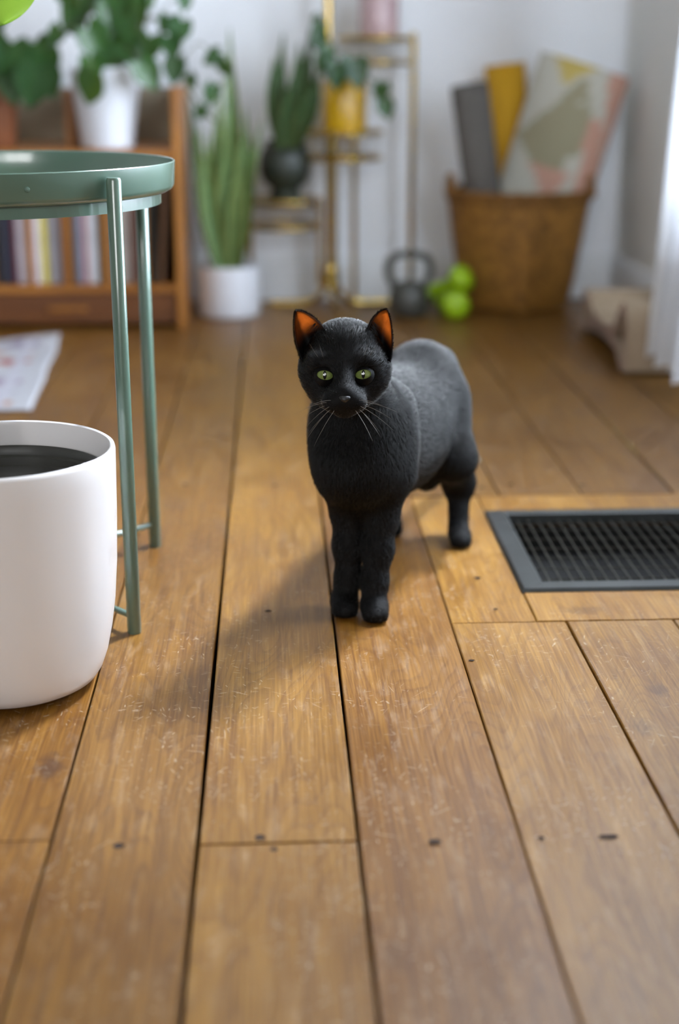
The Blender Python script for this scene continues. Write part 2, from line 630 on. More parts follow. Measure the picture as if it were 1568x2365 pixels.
b.box((RWX, WY0, -.09), (RWX + .12, WY1, WZ0))
b.box((RWX, WY0, WZ1), (RWX + .12, WY1, CZ))
struct(b.out('wall_right', MT['wallside']))


def baseboard(name, p0, p1, nrm):
    """moulded board along p0->p1 on the floor, nrm points into the room"""
    prof = [(0, 0), (.016, 0), (.016, .085), (.012, .093), (.014, .1), (.010, .112), (.004, .120), (0, .120)]
    V, Fc = [], []
    for p in (p0, p1):
        for d, z in prof:
            V.append((p[0] + nrm[0] * d, p[1] + nrm[1] * d, z + .004))
    k = len(prof)
    for i in range(k):
        j = (i + 1) % k
        Fc.append((i, j, j + k, i + k))
    Fc += [tuple(range(k)), tuple(range(k, 2 * k))]
    return struct(mesh(name, V, Fc, MT['trim']))


baseboard('baseboard_back', (LWX, BWY), (RWX, BWY), (0, -1))
baseboard('baseboard_right', (RWX, BWY), (RWX, RY), (-1, 0))
baseboard('baseboard_left', (LWX, RY), (LWX, BWY), (1, 0))

# window with frame, mullion and panes
win = thing('window_1', (RWX + .06, (WY0 + WY1) / 2, WZ0), 'tall white framed window in the right wall', 'window')
win['kind'] = 'structure'
fx0, fx1 = RWX + .03, RWX + .09
for lo, hi in (((fx0, WY0, WZ0), (fx1, WY0 + .05, WZ1)), ((fx0, WY1 - .05, WZ0), (fx1, WY1, WZ1)), ((fx0, WY0, WZ0), (fx1, WY1, WZ0 + .05)),
               ((fx0, WY0, WZ1 - .05), (fx1, WY1, WZ1)), ((fx0 + .01, (WY0 + WY1) / 2 - .02, WZ0), (fx1 - .01, (WY0 + WY1) / 2 + .02, WZ1))):
    B().box(lo, hi, .004).out('window_frame', MT['frame'], win)
for ya, yb in ((WY0 + .05, (WY0 + WY1) / 2 - .02), ((WY0 + WY1) / 2 + .02, WY1 - .05)):
    B().box((RWX + .058, ya, WZ0 + .05), (RWX + .062, yb, WZ1 - .05)).out('pane', MT['glass'], win)
B().box((RWX - .05, WY0 - .04, WZ0 - .03), (RWX + .05, WY1 + .04, WZ0), .005).out('window_sill', MT['frame'], win)

w2 = thing('window_2', ((F2[0] + F2[1]) / 2, RY - .05, F2[2]), 'wide white framed window behind the viewer', 'window')
w2['kind'] = 'structure'
xm = (F2[0] + F2[1]) / 2
for lo, hi in (((F2[0], RY - .08, F2[2]), (F2[0] + .05, RY - .03, F2[3])), ((F2[1] - .05, RY - .08, F2[2]), (F2[1], RY - .03, F2[3])), ((F2[0], RY - .08, F2[2]), (F2[1], RY - .03, F2[2] + .05)),
               ((F2[0], RY - .08, F2[3] - .05), (F2[1], RY - .03, F2[3])), ((xm - .02, RY - .075, F2[2]), (xm + .02, RY - .035, F2[3]))):
    B().box(lo, hi, .004).out('window_frame', MT['frame'], w2)
for xa, xb in ((F2[0] + .05, xm - .02), (xm + .02, F2[1] - .05)):
    B().box((xa, RY - .058, F2[2] + .05), (xb, RY - .054, F2[3] - .05)).out('pane', MT['glass'], w2)

# ------------------------------------------------------------------ floorboards
XS = [-.193, -.070, .0645, .201, .336, .462, .602, .740, .860, .943]
xs = [-.193]
while xs[0] > LWX + .14:
    xs.insert(0, xs[0] - .135 - .004 * math.sin(len(xs) * 2.1))
xs[0] = LWX
XS = xs[:-1] + XS
GAP = {-.193: .0026, -.070: .0040, .0645: .0032, .201: .0014, .336: .0024, .462: .0012, .602: .0030, .740: .0022}
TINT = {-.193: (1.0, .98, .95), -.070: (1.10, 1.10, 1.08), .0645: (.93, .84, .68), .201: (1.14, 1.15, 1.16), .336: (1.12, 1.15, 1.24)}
planks = []


def add_plank(x0, x1, y0, y1, gl, gr, tint, ge=.0017):
    xa, xb, ya, yb = x0 + gl / 2, x1 - gr / 2, y0 + ge, y1 - ge
    dz = rnd.uniform(-.0008, .0008)
    c = .0011
    # the long edges wander a little, as old boards do
    n = max(2, int((yb - ya) / .16))
    ring = []
    for i in range(n + 1):
        y = ya + (yb - ya) * i / n
        w0 = .0006 * mnoise.noise((x0 * 50, y * 9, 1.0)) if 0 < i < n else 0
        w1 = .0006 * mnoise.noise((x1 * 50, y * 9, 5.0)) if 0 < i < n else 0
        ring.append((xa + w0, xb + w1, y))
    V, Fc = [], []
    for (a, d, y) in ring:
        V += [(a, y, -.02), (a, y, dz - c), (a + c, y, dz), (d - c, y, dz), (d, y, dz - c), (d, y, -.02)]
    for i in range(n):
        for q in range(5):
            Fc.append((i * 6 + q, (i + 1) * 6 + q, (i + 1) * 6 + q + 1, i * 6 + q + 1))
        Fc.append((i * 6 + 5, (i + 1) * 6 + 5, (i + 1) * 6, i * 6))
    Fc.append(tuple(range(6)))
    Fc.append(tuple(reversed(range(n * 6, n * 6 + 6))))
    o = mesh('plank', V, Fc, MT['floor'], floor, origin=((x0 + x1) / 2, (y0 + y1) / 2, 0))
    o.color = (*tint, 1)
    planks.append((xa, xb, ya, yb, o))
    return o


JOINTS = {-.33: [1.065], -.193: [-.3, 3.1], -.070: [1.051, 2.62], .0645: [-.25, 2.55], .201: [], .336: []}
for i in range(len(XS) - 1):
    x0, x1 = XS[i], XS[i + 1]
    gl, gr = GAP.get(x0, .0018), GAP.get(x1, .0018)
    cuts = [RY, BWY - .004]
    if abs(x0 + .33) < .02:
        cuts += [1.065, 2.9]
    elif x0 in JOINTS:
        cuts += JOINTS[x0]
    elif x0 < .2:
        cuts += [rnd.uniform(-.5, 1.0), rnd.uniform(2.0, 3.4)]
    if x0 >= .2:
        # boards interrupted by the framed register opening
        segs = [(RY, -.2), (-.2, 1.534), (2.043, BWY - .004)]
        if x0 >= .72: segs = [(RY, .4), (.4, BWY - .004)]
    else:
        cuts.sort()
        segs = list(zip(cuts[:-1], cuts[1:]))
    for ya, yb in segs:
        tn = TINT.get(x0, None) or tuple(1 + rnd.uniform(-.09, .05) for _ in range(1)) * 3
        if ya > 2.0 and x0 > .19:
            tn = (.74, .70, .64)  # shade on the far floor is put into these boards' tint
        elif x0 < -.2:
            tn = (.88, .80, .68)  # partly a more orange board, partly shade put into the tint
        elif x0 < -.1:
            tn = (.86, .81, .72)  # shadow beside the planter painted in as a darker board tint
        k = 1 + rnd.uniform(-.03, .03)
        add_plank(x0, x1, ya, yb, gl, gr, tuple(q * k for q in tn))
# border boards framing the register
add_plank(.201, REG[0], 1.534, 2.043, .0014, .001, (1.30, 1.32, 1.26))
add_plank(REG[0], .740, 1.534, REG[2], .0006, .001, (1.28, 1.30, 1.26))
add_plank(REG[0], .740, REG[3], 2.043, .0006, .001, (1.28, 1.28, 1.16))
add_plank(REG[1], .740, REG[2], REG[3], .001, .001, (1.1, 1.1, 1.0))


def plank_at(x, y):
    for xa, xb, ya, yb, o in planks:
        if xa <= x <= xb and ya <= y <= yb: return o
    return floor


for (x, y, a, c_) in [(-.135, 1.052, .0050, .0042), (-.018, 1.060, .0046, .0042), (.128, 1.047, .0052, .0034), (.218, 1.048, .0028, .0026), (.275, 1.048, .0088, .0032),
                      (.210, 1.423, .0034, .0018), (-.012, 1.580, .0040, .0030), (-.002, 2.109, .0040, .0044), (-.141, 2.120, .0040, .0044), (.253, 1.683, .0040, .0030),
                      (.259, 1.574, .0026, .002), (.363, 2.099, .0035, .004), (.315, 2.085, .0035, .004), (.47, 2.09, .0034, .004), (-.006, 1.0405, .0035, .0028)]:
    n = 14
    ang = rnd.uniform(0, 6)
    V = [(x + a * math.cos(2 * math.pi * k / n) * (1 + .2 * math.sin(3 * k + ang)), y + c_ * math.sin(2 * math.pi * k / n) * (1 + .2 * math.cos(2 * k + ang)), .00105) for k in range(n)]
    V += [(x + (v[0] - x) * .8, y + (v[1] - y) * .8, .0007) for v in V]
    Fc = [(k, (k + 1) % n, n + (k + 1) % n, n + k) for k in range(n)] + [tuple(range(n, 2 * n))]
    mesh('nail_hole', V, Fc, MT['hole'], plank_at(x, y))

# pale filler squeezed out of the wide far joint
V, Fc = [], []
n = 40
for i in range(n + 1):
    y = 2.10 + .62 * i / n
    w = .0042 * max(.04, mnoise.noise((y * 11, 2.0, 0)) + .25) * (1 if i % n else .1)
    x = .604 + .0012 * mnoise.noise((y * 20, 7.0, 0))
    V += [(x - w, y, .0009), (x, y, .0022), (x + w * .8, y, .0009)]
for i in range(n):
    for q in range(2):
        Fc.append((i * 3 + q, i * 3 + q + 1, i * 3 + q + 4, i * 3 + q + 3))
mesh('filler_strip', V, Fc, MT['filler'], plank_at(.59, 2.4))

# ------------------------------------------------------------------ floor register
rx0, rx1, ry0, ry1 = REG
reg = thing('floor_register', ((rx0 + rx1) / 2, (ry0 + ry1) / 2, 0), 'black steel floor register set into the boards beside the cat', 'floor register')
fwd = .030


def mitre(a, b_, c, d):
    """sloped frame member: outer edge a-b, inner edge c-d (2D)"""
    def P(p, z): return (p[0], p[1], z)
    mid = lambda p, q, t: (p[0] + (q[0] - p[0]) * t, p[1] + (q[1] - p[1]) * t)
    V = []
    for p, q in ((a, c), (b_, d)):
        V += [P(p, .0012), P(mid(p, q, .12), .0052), P(mid(p, q, .88), .0062), P(q, .0040), P(q, -.012), P(p, .0006)]
    Fc = [(i, (i + 1) % 6, (i + 1) % 6 + 6, i + 6) for i in range(6)] + [tuple(range(6)), tuple(range(6, 12))]
    mesh('frame_side', V, Fc, MT['register'], reg)


ox0, ox1, oy0, oy1 = rx0 - .002, rx1 + .002, ry0 - .002, ry1 + .002
ix0, ix1, iy0, iy1 = ox0 + fwd, ox1 - fwd, oy0 + fwd * .85, oy1 - fwd * .72
mitre((ox0, oy0), (ox1, oy0), (ix0, iy0), (ix1, iy0))
mitre((ox0, oy1), (ox1, oy1), (ix0, iy1), (ix1, iy1))
mitre((ox0, oy0), (ox0, oy1), (ix0, iy0), (ix0, iy1))
mitre((ox1, oy0), (ox1, oy1), (ix1, iy0), (ix1, iy1))
nb = 23
for i in range(1, nb):
    x = ix0 + (ix1 - ix0) * i / nb
    B().box((x - .0006, iy0, -.0060), (x + .0006, iy1, -.0042)).out('grille_bar', MT['mesh_'], reg)
for i in range(1, 7):
    y = iy0 + (iy1 - iy0) * i / 7
    B().box((ix0, y - .0004, -.0075), (ix1, y + .0004, -.0060)).out('cross_wire', MT['mesh_'], reg)
b = B()
b.box((rx0 + .004, ry0 + .004, -.068), (rx1 - .004, ry1 - .004, -.062))
for lo, hi in (((rx0, ry0, -.068), (rx0 + .004, ry1, -.02)), ((rx1 - .004, ry0, -.068), (rx1, ry1, -.02)), ((rx0, ry0, -.068), (rx1, ry0 + .004, -.02)), ((rx0, ry1 - .004, -.068), (rx1, ry1, -.02))):
    b.box(lo, hi)
b.out('duct', MT['void'], reg)


# ------------------------------------------------------------------ cat
def surface_nets(f, lo, hi, h):
    lo, hi = np.array(lo, np.float32), np.array(hi, np.float32)
    dims = np.ceil((hi - lo) / h).astype(int) + 1
    ax = [lo[i] + h * np.arange(dims[i], dtype=np.float32) for i in range(3)]
    # coarse pass, then exact values only near the surface
    K = 5
    cx = [a_[::K] for a_ in ax]
    vc = f(cx[0][:, None, None], cx[1][None, :, None], cx[2][None, None, :]).astype(np.float32)
    ix = [np.minimum((np.arange(d) + K // 2) // K, len(q) - 1) for d, q in zip(dims, cx)]
    v = vc[np.ix_(*ix)].copy()
    near = np.argwhere(np.abs(v) < h * K * 1.3 + .004)
    v[tuple(near.T)] = f(ax[0][near[:, 0]], ax[1][near[:, 1]], ax[2][near[:, 2]])
    neg = v < 0
    cd = tuple(d - 1 for d in dims)
    acc = np.zeros(cd + (3,), np.float32)
    cnt = np.zeros(cd, np.float32)
    for a in range(3):
        o1, o2 = [i for i in range(3) if i != a]
        for e1 in (0, 1):
            for e2 in (0, 1):
                s = [None] * 3
                s2 = [None] * 3
                s[a] = slice(0, -1); s2[a] = slice(1, None)
                for o, e in ((o1, e1), (o2, e2)):
                    s[o] = s2[o] = slice(1, None) if e else slice(0, -1)
                va, vb = v[tuple(s)], v[tuple(s2)]
                cr = neg[tuple(s)] != neg[tuple(s2)]
                den = np.where(cr, va - vb, 1)
                t = np.where(cr, va / den, 0)
                acc[..., a] += t
                acc[..., o1] += cr * e1
                acc[..., o2] += cr * e2
                cnt += cr
    act = cnt > 0
    idx = -np.ones(cd, np.int64)
    idx[act] = np.arange(act.sum())
    cells = np.argwhere(act)
    V = (cells + acc[act] / cnt[act][:, None]) * h + lo
    Q = []
    for a in range(3):
        o1, o2 = [(1, 2), (2, 0), (0, 1)][a]
        s = [slice(None)] * 3; s2 = [slice(None)] * 3
        s[a] = slice(0, -1); s2[a] = slice(1, None)
        cr = neg[tuple(s)] != neg[tuple(s2)]
        pts = np.argwhere(cr)
        ok = np.all([(pts[:, o1] > 0), (pts[:, o2] > 0), (pts[:, o1] < cd[o1]), (pts[:, o2] < cd[o2])], axis=0)
        pts = pts[ok]
        q = []
        for d1, d2 in ((-1, -1), (0, -1), (0, 0), (-1, 0)):
            c = pts.copy()
            c[:, o1] += d1; c[:, o2] += d2
            q.append(idx[c[:, 0], c[:, 1], c[:, 2]])
        q = np.stack(q, 1)
        flip = ~neg[tuple(s)][tuple(pts.T)]
        q[flip] = q[flip][:, ::-1]
        Q.append(q)
    return V, np.concatenate(Q)


def cone(X, Y, Z, a, b_, r1, r2):
    a, b_ = np.array(a, np.float32), np.array(b_, np.float32)
    d = b_ - a
    L = float(d @ d)
    t = np.clip(((X - a[0]) * d[0] + (Y - a[1]) * d[1] + (Z - a[2]) * d[2]) / L, 0, 1)
    return np.sqrt((X - a[0] - t * d[0]) ** 2 + (Y - a[1] - t * d[1]) ** 2 + (Z - a[2] - t * d[2]) ** 2) - (r1 + (r2 - r1) * t)


def ell(X, Y, Z, c, r, rz=0.0):
    dx, dy, dz = X - c[0], Y - c[1], Z - c[2]
    if rz:
        ca, sa = math.cos(rz), math.sin(rz)
        dx, dy = dx * ca + dy * sa, dy * ca - dx * sa
    k0 = np.sqrt((dx / r[0]) ** 2 + (dy / r[1]) ** 2 + (dz / r[2]) ** 2)
    k1 = np.sqrt((dx / r[0] ** 2) ** 2 + (dy / r[1] ** 2) ** 2 + (dz / r[2] ** 2) ** 2) + 1e-9
    return k0 * (k0 - 1) / k1


def smin(a, b_, k):
    h = np.maximum(k - np.abs(a - b_), 0) / k
    return np.minimum(a, b_) - h * h * k * .25


def chain(X, Y, Z, pts, k=.01):
    d = None
    for (p, r), (q, s) in zip(pts[:-1], pts[1:]):
        c = cone(X, Y, Z, p, q, r, s)
        d = c if d is None else smin(d, c, k)
    return d


BA = -.34      # heading of the body axis
EYE_L, EYE_R = Vector((.0532, 1.4926, .3040)), Vector((.0944, 1.4926, .3045))
ER = .0118
NOSE = Vector((.0727, 1.4520, .2860))


def torso(X, Y, Z):
    d = ell(X, Y, Z, (.104, 1.615, .197), (.050, .085, .072), BA)
    d = smin(d, ell(X, Y, Z, (.142, 1.705, .192), (.051, .10, .073), BA), .05)
    d = smin(d, ell(X, Y, Z, (.190, 1.835, .203), (.055, .083, .070), BA), .05)
    d = smin(d, ell(X, Y, Z, (.162, 1.75, .165), (.050, .09, .058), BA), .04)
    d = smin(d, ell(X, Y, Z, (.199, 1.800, .108), (.018, .022, .024), BA), .03)
    # chest front and neck
    d = smin(d, ell(X, Y, Z, (.099, 1.578, .200), (.044, .040, .055)), .04)
    d = smin(d, cone(X, Y, Z, (.100, 1.595, .235), (.080, 1.545, .296), .046, .031), .03)
    # shoulder blades
    d = smin(d, cone(X, Y, Z, (.068, 1.61, .232), (.076, 1.59, .165), .017, .018), .03)
    d = smin(d, cone(X, Y, Z, (.137, 1.62, .240), (.134, 1.595, .165), .019, .026), .016)
    # tail, hanging behind
    d = smin(d, chain(X, Y, Z, [((.222, 1.895, .232), .017), ((.240, 1.955, .205), .013), ((.258, 2.010, .15), .0115), ((.268, 2.045, .10), .0105), ((.262, 2.065, .065), .009)], .01), .03)
    return d


def head(X, Y, Z):
    hx = .0768
    d = ell(X, Y, Z, (hx, 1.534, .3140), (.0395, .0440, .0390))
    d = smin(d, ell(X, Y, Z, (hx, 1.525, .338), (.026, .026, .014)), .016)
    for s in (-1, 1):
        d = smin(d, ell(X, Y, Z, (hx + s * .0250, 1.519, .2960), (.0205, .026, .0220)), .022)        # cheeks
        d = smin(d, ell(X, Y, Z, (hx + s * .0280, 1.528, .3070), (.0165, .0220, .0150)), .016)         # temples
    hx = .0730
    for s in (-1, 1):
        d = smin(d, ell(X, Y, Z, (hx + s * .0110, 1.4690, .2800), (.0115, .0125, .0095)), .008)       # whisker pads
        d = smin(d, ell(X, Y, Z, (hx + s * .021, 1.4975, .3185), (.014, .012, .0085)), .014)          # brow
    d = smin(d, cone(X, Y, Z, (hx, 1.502, .322), (hx - .0003, 1.4650, .2930), .0130, .0060), .012)    # bridge
    d = smin(d, ell(X, Y, Z, (hx, 1.4780, .2830), (.0150, .019, .0130)), .012)                        # muzzle
    d = smin(d, ell(X, Y, Z, (hx + .0006, 1.4750, .2705), (.0085, .0105, .0070)), .008)               # chin
    d = smin(d, ell(X, Y, Z, (hx, 1.506, .2800), (.030, .024, .0165)), .015)                          # jaw
    # mouth line and nostril notch
    m = cone(X, Y, Z, (hx - .011, 1.459, .2735), (hx, 1.4535, .2755), .0011, .0011)
    m = np.minimum(m, cone(X, Y, Z, (hx + .011, 1.459, .2735), (hx, 1.4535, .2755), .0011, .0011))
    m = np.minimum(m, cone(X, Y, Z, (hx, 1.4525, .2755), (hx, 1.4515, .2830), .0009, .0009))
    d = np.maximum(d, -(m - .0006))
    for e in (EYE_L, EYE_R):                                                                           # sockets
        sp = np.sqrt((X - e.x) ** 2 + (Y - e.y + .002) ** 2 + (Z - e.z) ** 2) - (ER + .0002)
        k = .004
        h = np.maximum(k - np.abs(d + sp), 0) / k
        d = np.maximum(d, -sp) + h * h * k * .25
    return d


def foreleg(X, Y, Z, sh, el_, wr, pw):
    d = chain(X, Y, Z, [(sh, .024), (el_, .0200), (((el_[0] + wr[0]) / 2, (el_[1] + wr[1]) / 2, (el_[2] + wr[2]) / 2), .0170), (wr, .0142), ((pw[0], pw[1] + .010, .018), .0135)], .012)
    d = smin(d, ell(X, Y, Z, (pw[0], pw[1], .0125), (.0165, .022, .0130)), .010)
    for i, s in enumerate((-1.15, -.4, .4, 1.15)):
        yy = pw[1] - .0165 + .004 * (abs(s) > 1)
        d = smin(d, ell(X, Y, Z, (pw[0] + s * .0082, yy, .0090), (.0058, .0100, .0088)), .0035)
    return d


def hindleg(X, Y, Z, side, pw):
    hip = (.200 + side * .020, 1.845 - side * .006, .190)
    knee = (.208 + side * .024, 1.795 - side * .004, .128)
    hock = (pw[0] + .003, pw[1] + .048, .074)
    ank = (pw[0] + .001, pw[1] + .026, .022)
    d = cone(X, Y, Z, hip, knee, .036, .022)
    d = smin(d, ell(X, Y, Z, (hip[0] + side * .004, hip[1] + .008, .168), (.025, .054, .060), BA), .03)
    d = smin(d, cone(X, Y, Z, knee, hock, .026, .0165), .03)
    d = smin(d, cone(X, Y, Z, (hip[0], hip[1] + .03, .15), hock, .022, .0160), .03)
    d = smin(d, cone(X, Y, Z, hock, ank, .0150, .0135), .012)
    d = smin(d, ell(X, Y, Z, (pw[0], pw[1] + .004, .0125), (.0158, .025, .0125)), .012)
    for s in (-1.1, -.38, .38, 1.1):
        d = smin(d, ell(X, Y, Z, (pw[0] + s * .0080, pw[1] - .0155 + .004 * (abs(s) > 1), .0088), (.0056, .0095, .0085)), .0035)
    return d


def cat_field(X, Y, Z):
    t = torso(X, Y, Z)
    t = smin(t, head(X, Y, Z), .016)
    parts = [foreleg(X, Y, Z, (.086, 1.592, .175), (.0850, 1.598, .118), (.0838, 1.588, .038), (.0785, 1.5725)),
             foreleg(X, Y, Z, (.125, 1.590, .175), (.1215, 1.588, .115), (.1140, 1.572, .038), (.1130, 1.5555)),
             hindleg(X, Y, Z, 1, (.2470, 1.817)),
             hindleg(X, Y, Z, -1, (.158, 1.870))]
    d = None
    for p, kk in zip(parts, (.022, .022, .014, .014)):
        q = smin(t, p, kk)
        d = q if d is None else smin(d, q, .003)
    return np.maximum(d, -Z + .0004)


CV, CQ = surface_nets(cat_field, (-.01, 1.425, -.004), (.305, 2.09, .372), .0022)
CO = Vector((.15, 1.68, 0))


def fur_skin():
    t = NT('black_fur_skin')
    f = t.noise(t.coords(), 120, 3)
    t.set(t.b.inputs['Base Color'], t.mix(f, (.002, .002, .0022, 1), (.006, .005, .005, 1)))
    t.b.inputs['Roughness'].default_value = .62
    t.b.inputs['Specular IOR Level'].default_value = .12
    t.b.inputs['Sheen Weight'].default_value = 0.0
    t.b.inputs['Sheen Roughness'].default_value = .42
    t.b.inputs['Sheen Tint'].default_value = (.82, .90, 1, 1)
    return t.m


def fur_hair():
    t = NT('black_fur_hair')
    h = t.new('ShaderNodeBsdfHairPrincipled')
    h.model = 'CHIANG'
    h.parametrization = 'MELANIN'
    h.inputs['Melanin'].default_value = 1.0
    h.inputs['Melanin Redness'].default_value = .55
    h.inputs['Roughness'].default_value = .27
    h.inputs['Radial Roughness'].default_value = .45
    h.inputs['IOR'].default_value = 1.37
    h.inputs['Offset'].default_value = .14
    h.inputs['Coat'].default_value = .0
    h.inputs['Random Roughness'].default_value = .3
    t.t.links.new(h.outputs[0], t.o.inputs[0])
    return t.m


MT['catskin'], MT['cathair'] = fur_skin(), fur_hair()
me = bpy.data.meshes.new('cat')
me.from_pydata((CV - np.array(CO)).tolist(), [], CQ.tolist())
me.polygons.foreach_set('use_smooth', [True] * len(me.polygons))
me.materials.append(MT['catskin'])
me.update()
cat = bpy.data.objects.new('cat', me)
COL.objects.link(cat)
cat.location = CO
WO[cat] = CO
setp(cat, 'black cat with green eyes standing on the floorboards, facing the viewer', 'cat')

def ear_skin():
    t = NT('thin_ear_skin')
    a = t.new('ShaderNodeVertexColor', layer_name='col')
    f = t.noise(t.coords(), 160, 3)
    g = t.math('MULTIPLY', a.outputs[0], t.maprange(f, .25, .75, .75, 1.0))
    t.set(t.b.inputs['Base Color'], t.mix(g, (.004, .0035, .0035, 1), (.05, .022, .014, 1)))
    t.b.inputs['Roughness'].default_value = .6
    t.b.inputs['Specular IOR Level'].default_value = .2
    tr = t.new('ShaderNodeBsdfTranslucent')
    t.set(tr.inputs[0], t.mix(g, (.01, .003, .001, 1), (.90, .40, .12, 1)))
    mx = t.new('ShaderNodeMixShader')
    mx.inputs[0].default_value = .5
    t.t.links.new(t.b.outputs[0], mx.inputs[1])
    t.t.links.new(tr.outputs[0], mx.inputs[2])
    t.t.links.new(mx.outputs[0], t.o.inputs[0])
    return t.m


# ears: thin cupped shells, light glows through them
def ear(A, Bp, T, Cb, name):
    A, Bp, T, Cb = map(Vector, (A, Bp, T, Cb))
    n, r = 16, 16
    V, Fc, C = [], [], []
    mid = (A + Bp) / 2
    for i in range(r + 1):
        t = i / r
        w = (1 - t ** 2.1) ** .85
        for j in range(n + 1):
            s = j / n
            base = A * (1 - s) ** 2 + Cb * (2 * s * (1 - s)) + Bp * s ** 2
            V.append(mid.lerp(T, t) + (base - mid) * max(w, .0))
            g = max(0, min(1, (t - .22) / .35)) * (1 - abs(2 * s - 1) ** 6 * .6) * (1 - max(0, t - .85) * 4)
            C.append((g, g, g))
    for i in range(r):
        for j in range(n):
            Fc.append((i * (n + 1) + j, i * (n + 1) + j + 1, (i + 1) * (n + 1) + j + 1, (i + 1) * (n + 1) + j))
    o = mesh('ear', V, Fc, MT['ear'], cat, True, col=C)
    o['label'] = name
    so = o.modifiers.new('thickness', 'SOLIDIFY')
    so.thickness = .0011
    return V, n, r


MT['ear'] = ear_skin()
EARS = [ear((.0595, 1.508, .3420), (.0305, 1.509, .3140), (.0232, 1.523, .3685), (.036, 1.560, .326), 'cat ear lit along its rim'),
        ear((.0975, 1.508, .3430), (.1240, 1.509, .3140), (.1216, 1.523, .3685), (.119, 1.560, .326), 'cat ear glowing orange with light behind')]

# eyes
def eye(c, name):
    mi = NT('cat_iris')
    co = mi.coords()
    g = mi.new('ShaderNodeNewGeometry')
    f = mi.noise(co, 420, 3)
    mi.set(mi.b.inputs['Base Color'], mi.mix(f, srgb(92, 104, 44), srgb(140, 158, 88)))
    mi.b.inputs['Roughness'].default_value = .12
    mi.b.inputs['Coat Weight'].default_value = 1
    mi.b.inputs['Coat Roughness'].default_value = .03
    mi.b.inputs['Subsurface Weight'].default_value = .0
    look = (Vector((0, 0, HC)) - c).normalized()
    q = look.to_track_quat('Z', 'Y').to_matrix().to_4x4()
    Mx = Matrix.Translation(c) @ q
    pr = [(ER * math.sin(a), ER * math.cos(a)) for a in [math.pi * k / 16 for k in range(17)]]
    eb = B().lathe(pr, (0, 0, 0), 32, M=Mx).out('eye', mi.m, cat, True)
    eb['label'] = name
    # slit pupil lying on the eyeball
    V, Fc = [], []
    n = 20
    R = ER + .0003
    for k in range(n):
        a = 2 * math.pi * k / n
        x, y = .0019 * math.cos(a), .0046 * math.sin(a)
        V.append(Mx @ Vector((x, y, math.sqrt(R * R - x * x - y * y))))
    V.append(Mx @ Vector((0, 0, R)))
    Fc = [(k, (k + 1) % n, n) for k in range(n)]
    mesh('pupil', V, Fc, MT['pupil'], eb, True)
    # eyelids: shell over the ball with an almond opening
    V, Fc = [], []
    n, rings = 40, 7
    R = ER + .0007
    s = 1 if c.x > .073 else -1
    for r in range(rings + 1):
        for k in range(n):
            a = 2 * math.pi * k / n
            ux, uy = math.cos(a), math.sin(a)
            tilt = .14 * s
            ax = math.asin(min(.99, .0083 / R))
            ay = math.asin(min(.99, (.0048 if uy > 0 else .0047) / R))
            th0 = 1 / math.sqrt((ux / ax) ** 2 + (uy / ay) ** 2) if True else 0
            th0 *= 1 - .10 * (1 - abs(ux) ** 2) * 0
            th = th0 + (1.3 - th0) * r / rings
            aa = a + tilt
            RR = R + (.0004 if r == 0 else 0)
            V.append(Mx @ Vector((RR * math.sin(th) * math.cos(aa), RR * math.sin(th) * math.sin(aa), RR * math.cos(th))))
    for r in range(rings):
        for k in range(n):
            k2 = (k + 1) % n
            Fc.append((r * n + k, (r + 1) * n + k, (r + 1) * n + k2, r * n + k2))
    o = mesh('eyelid', V, Fc, MT['catskin'], cat, True)
    return eb


MT['pupil'] = M('pupil_black', (.003, .003, .003, 1), .08, coat=.5)
MT['nose'] = M('nose_leather', (.012, .011, .011, 1), .38, var=.2, scale=300, bump=.1)
MT['whisker'] = M('whisker', srgb(130, 124, 118), .4)
eye(EYE_L, 'pale green cat eye catching the light')
eye(EYE_R, 'olive green cat eye in shade')
# nose leather
V, Fc = [], []
bm = bmesh.new()
bmesh.ops.create_uvsphere(bm, u_segments=20, v_segments=12, radius=1)
for v in bm.verts:
    x, y, z = v.co
    w = .0062 * (1 + .35 * z)
    V.append((NOSE.x + x * w, NOSE.y + .0045 + y * .0052, NOSE.z + z * .0042 + (.0006 * abs(x))))
bm.verts.index_update()
Fc = [tuple(v.index for v in f.verts) for f in bm.faces]
bm.free()
mesh('nose', V, Fc, MT['nose'], cat, True)
# whiskers and brow hairs
for s in (-1, 1):
    for k in range(7):
        r0 = Vector((.0730 + s * (.011 + .003 * (k % 2)), 1.4575 + .002 * (k % 3), .2845 - .0018 * k))
        L = .030 + .012 * rnd.random()
        dirv = Vector((s * (.92 - .05 * k), -.25 + .1 * (k % 3), .12 - .15 * k)).normalized()
        pts = [r0 + dirv * (L * t) + Vector((0, .004 * t * t, -.010 * t * t)) for t in (0, .25, .5, .75, 1)]
        B().tube(pts, [.00020, .00018, .00015, .00010, .00005], 5, False).out('whisker', MT['whisker'], cat, True)
    for k in range(2):
        r0 = Vector((.0730 + s * (.020 + .004 * k), 1.489, .3195))
        pts = [r0 + Vector((s * (.006 + .006 * k) * t, -.010 * t + .006 * t * t, .020 * t)) for t in (0, .35, .7, 1)]
        B().tube(pts, [.00016, .00014, .0001, .00004], 5, False).out('whisker', MT['whisker'], cat, True)

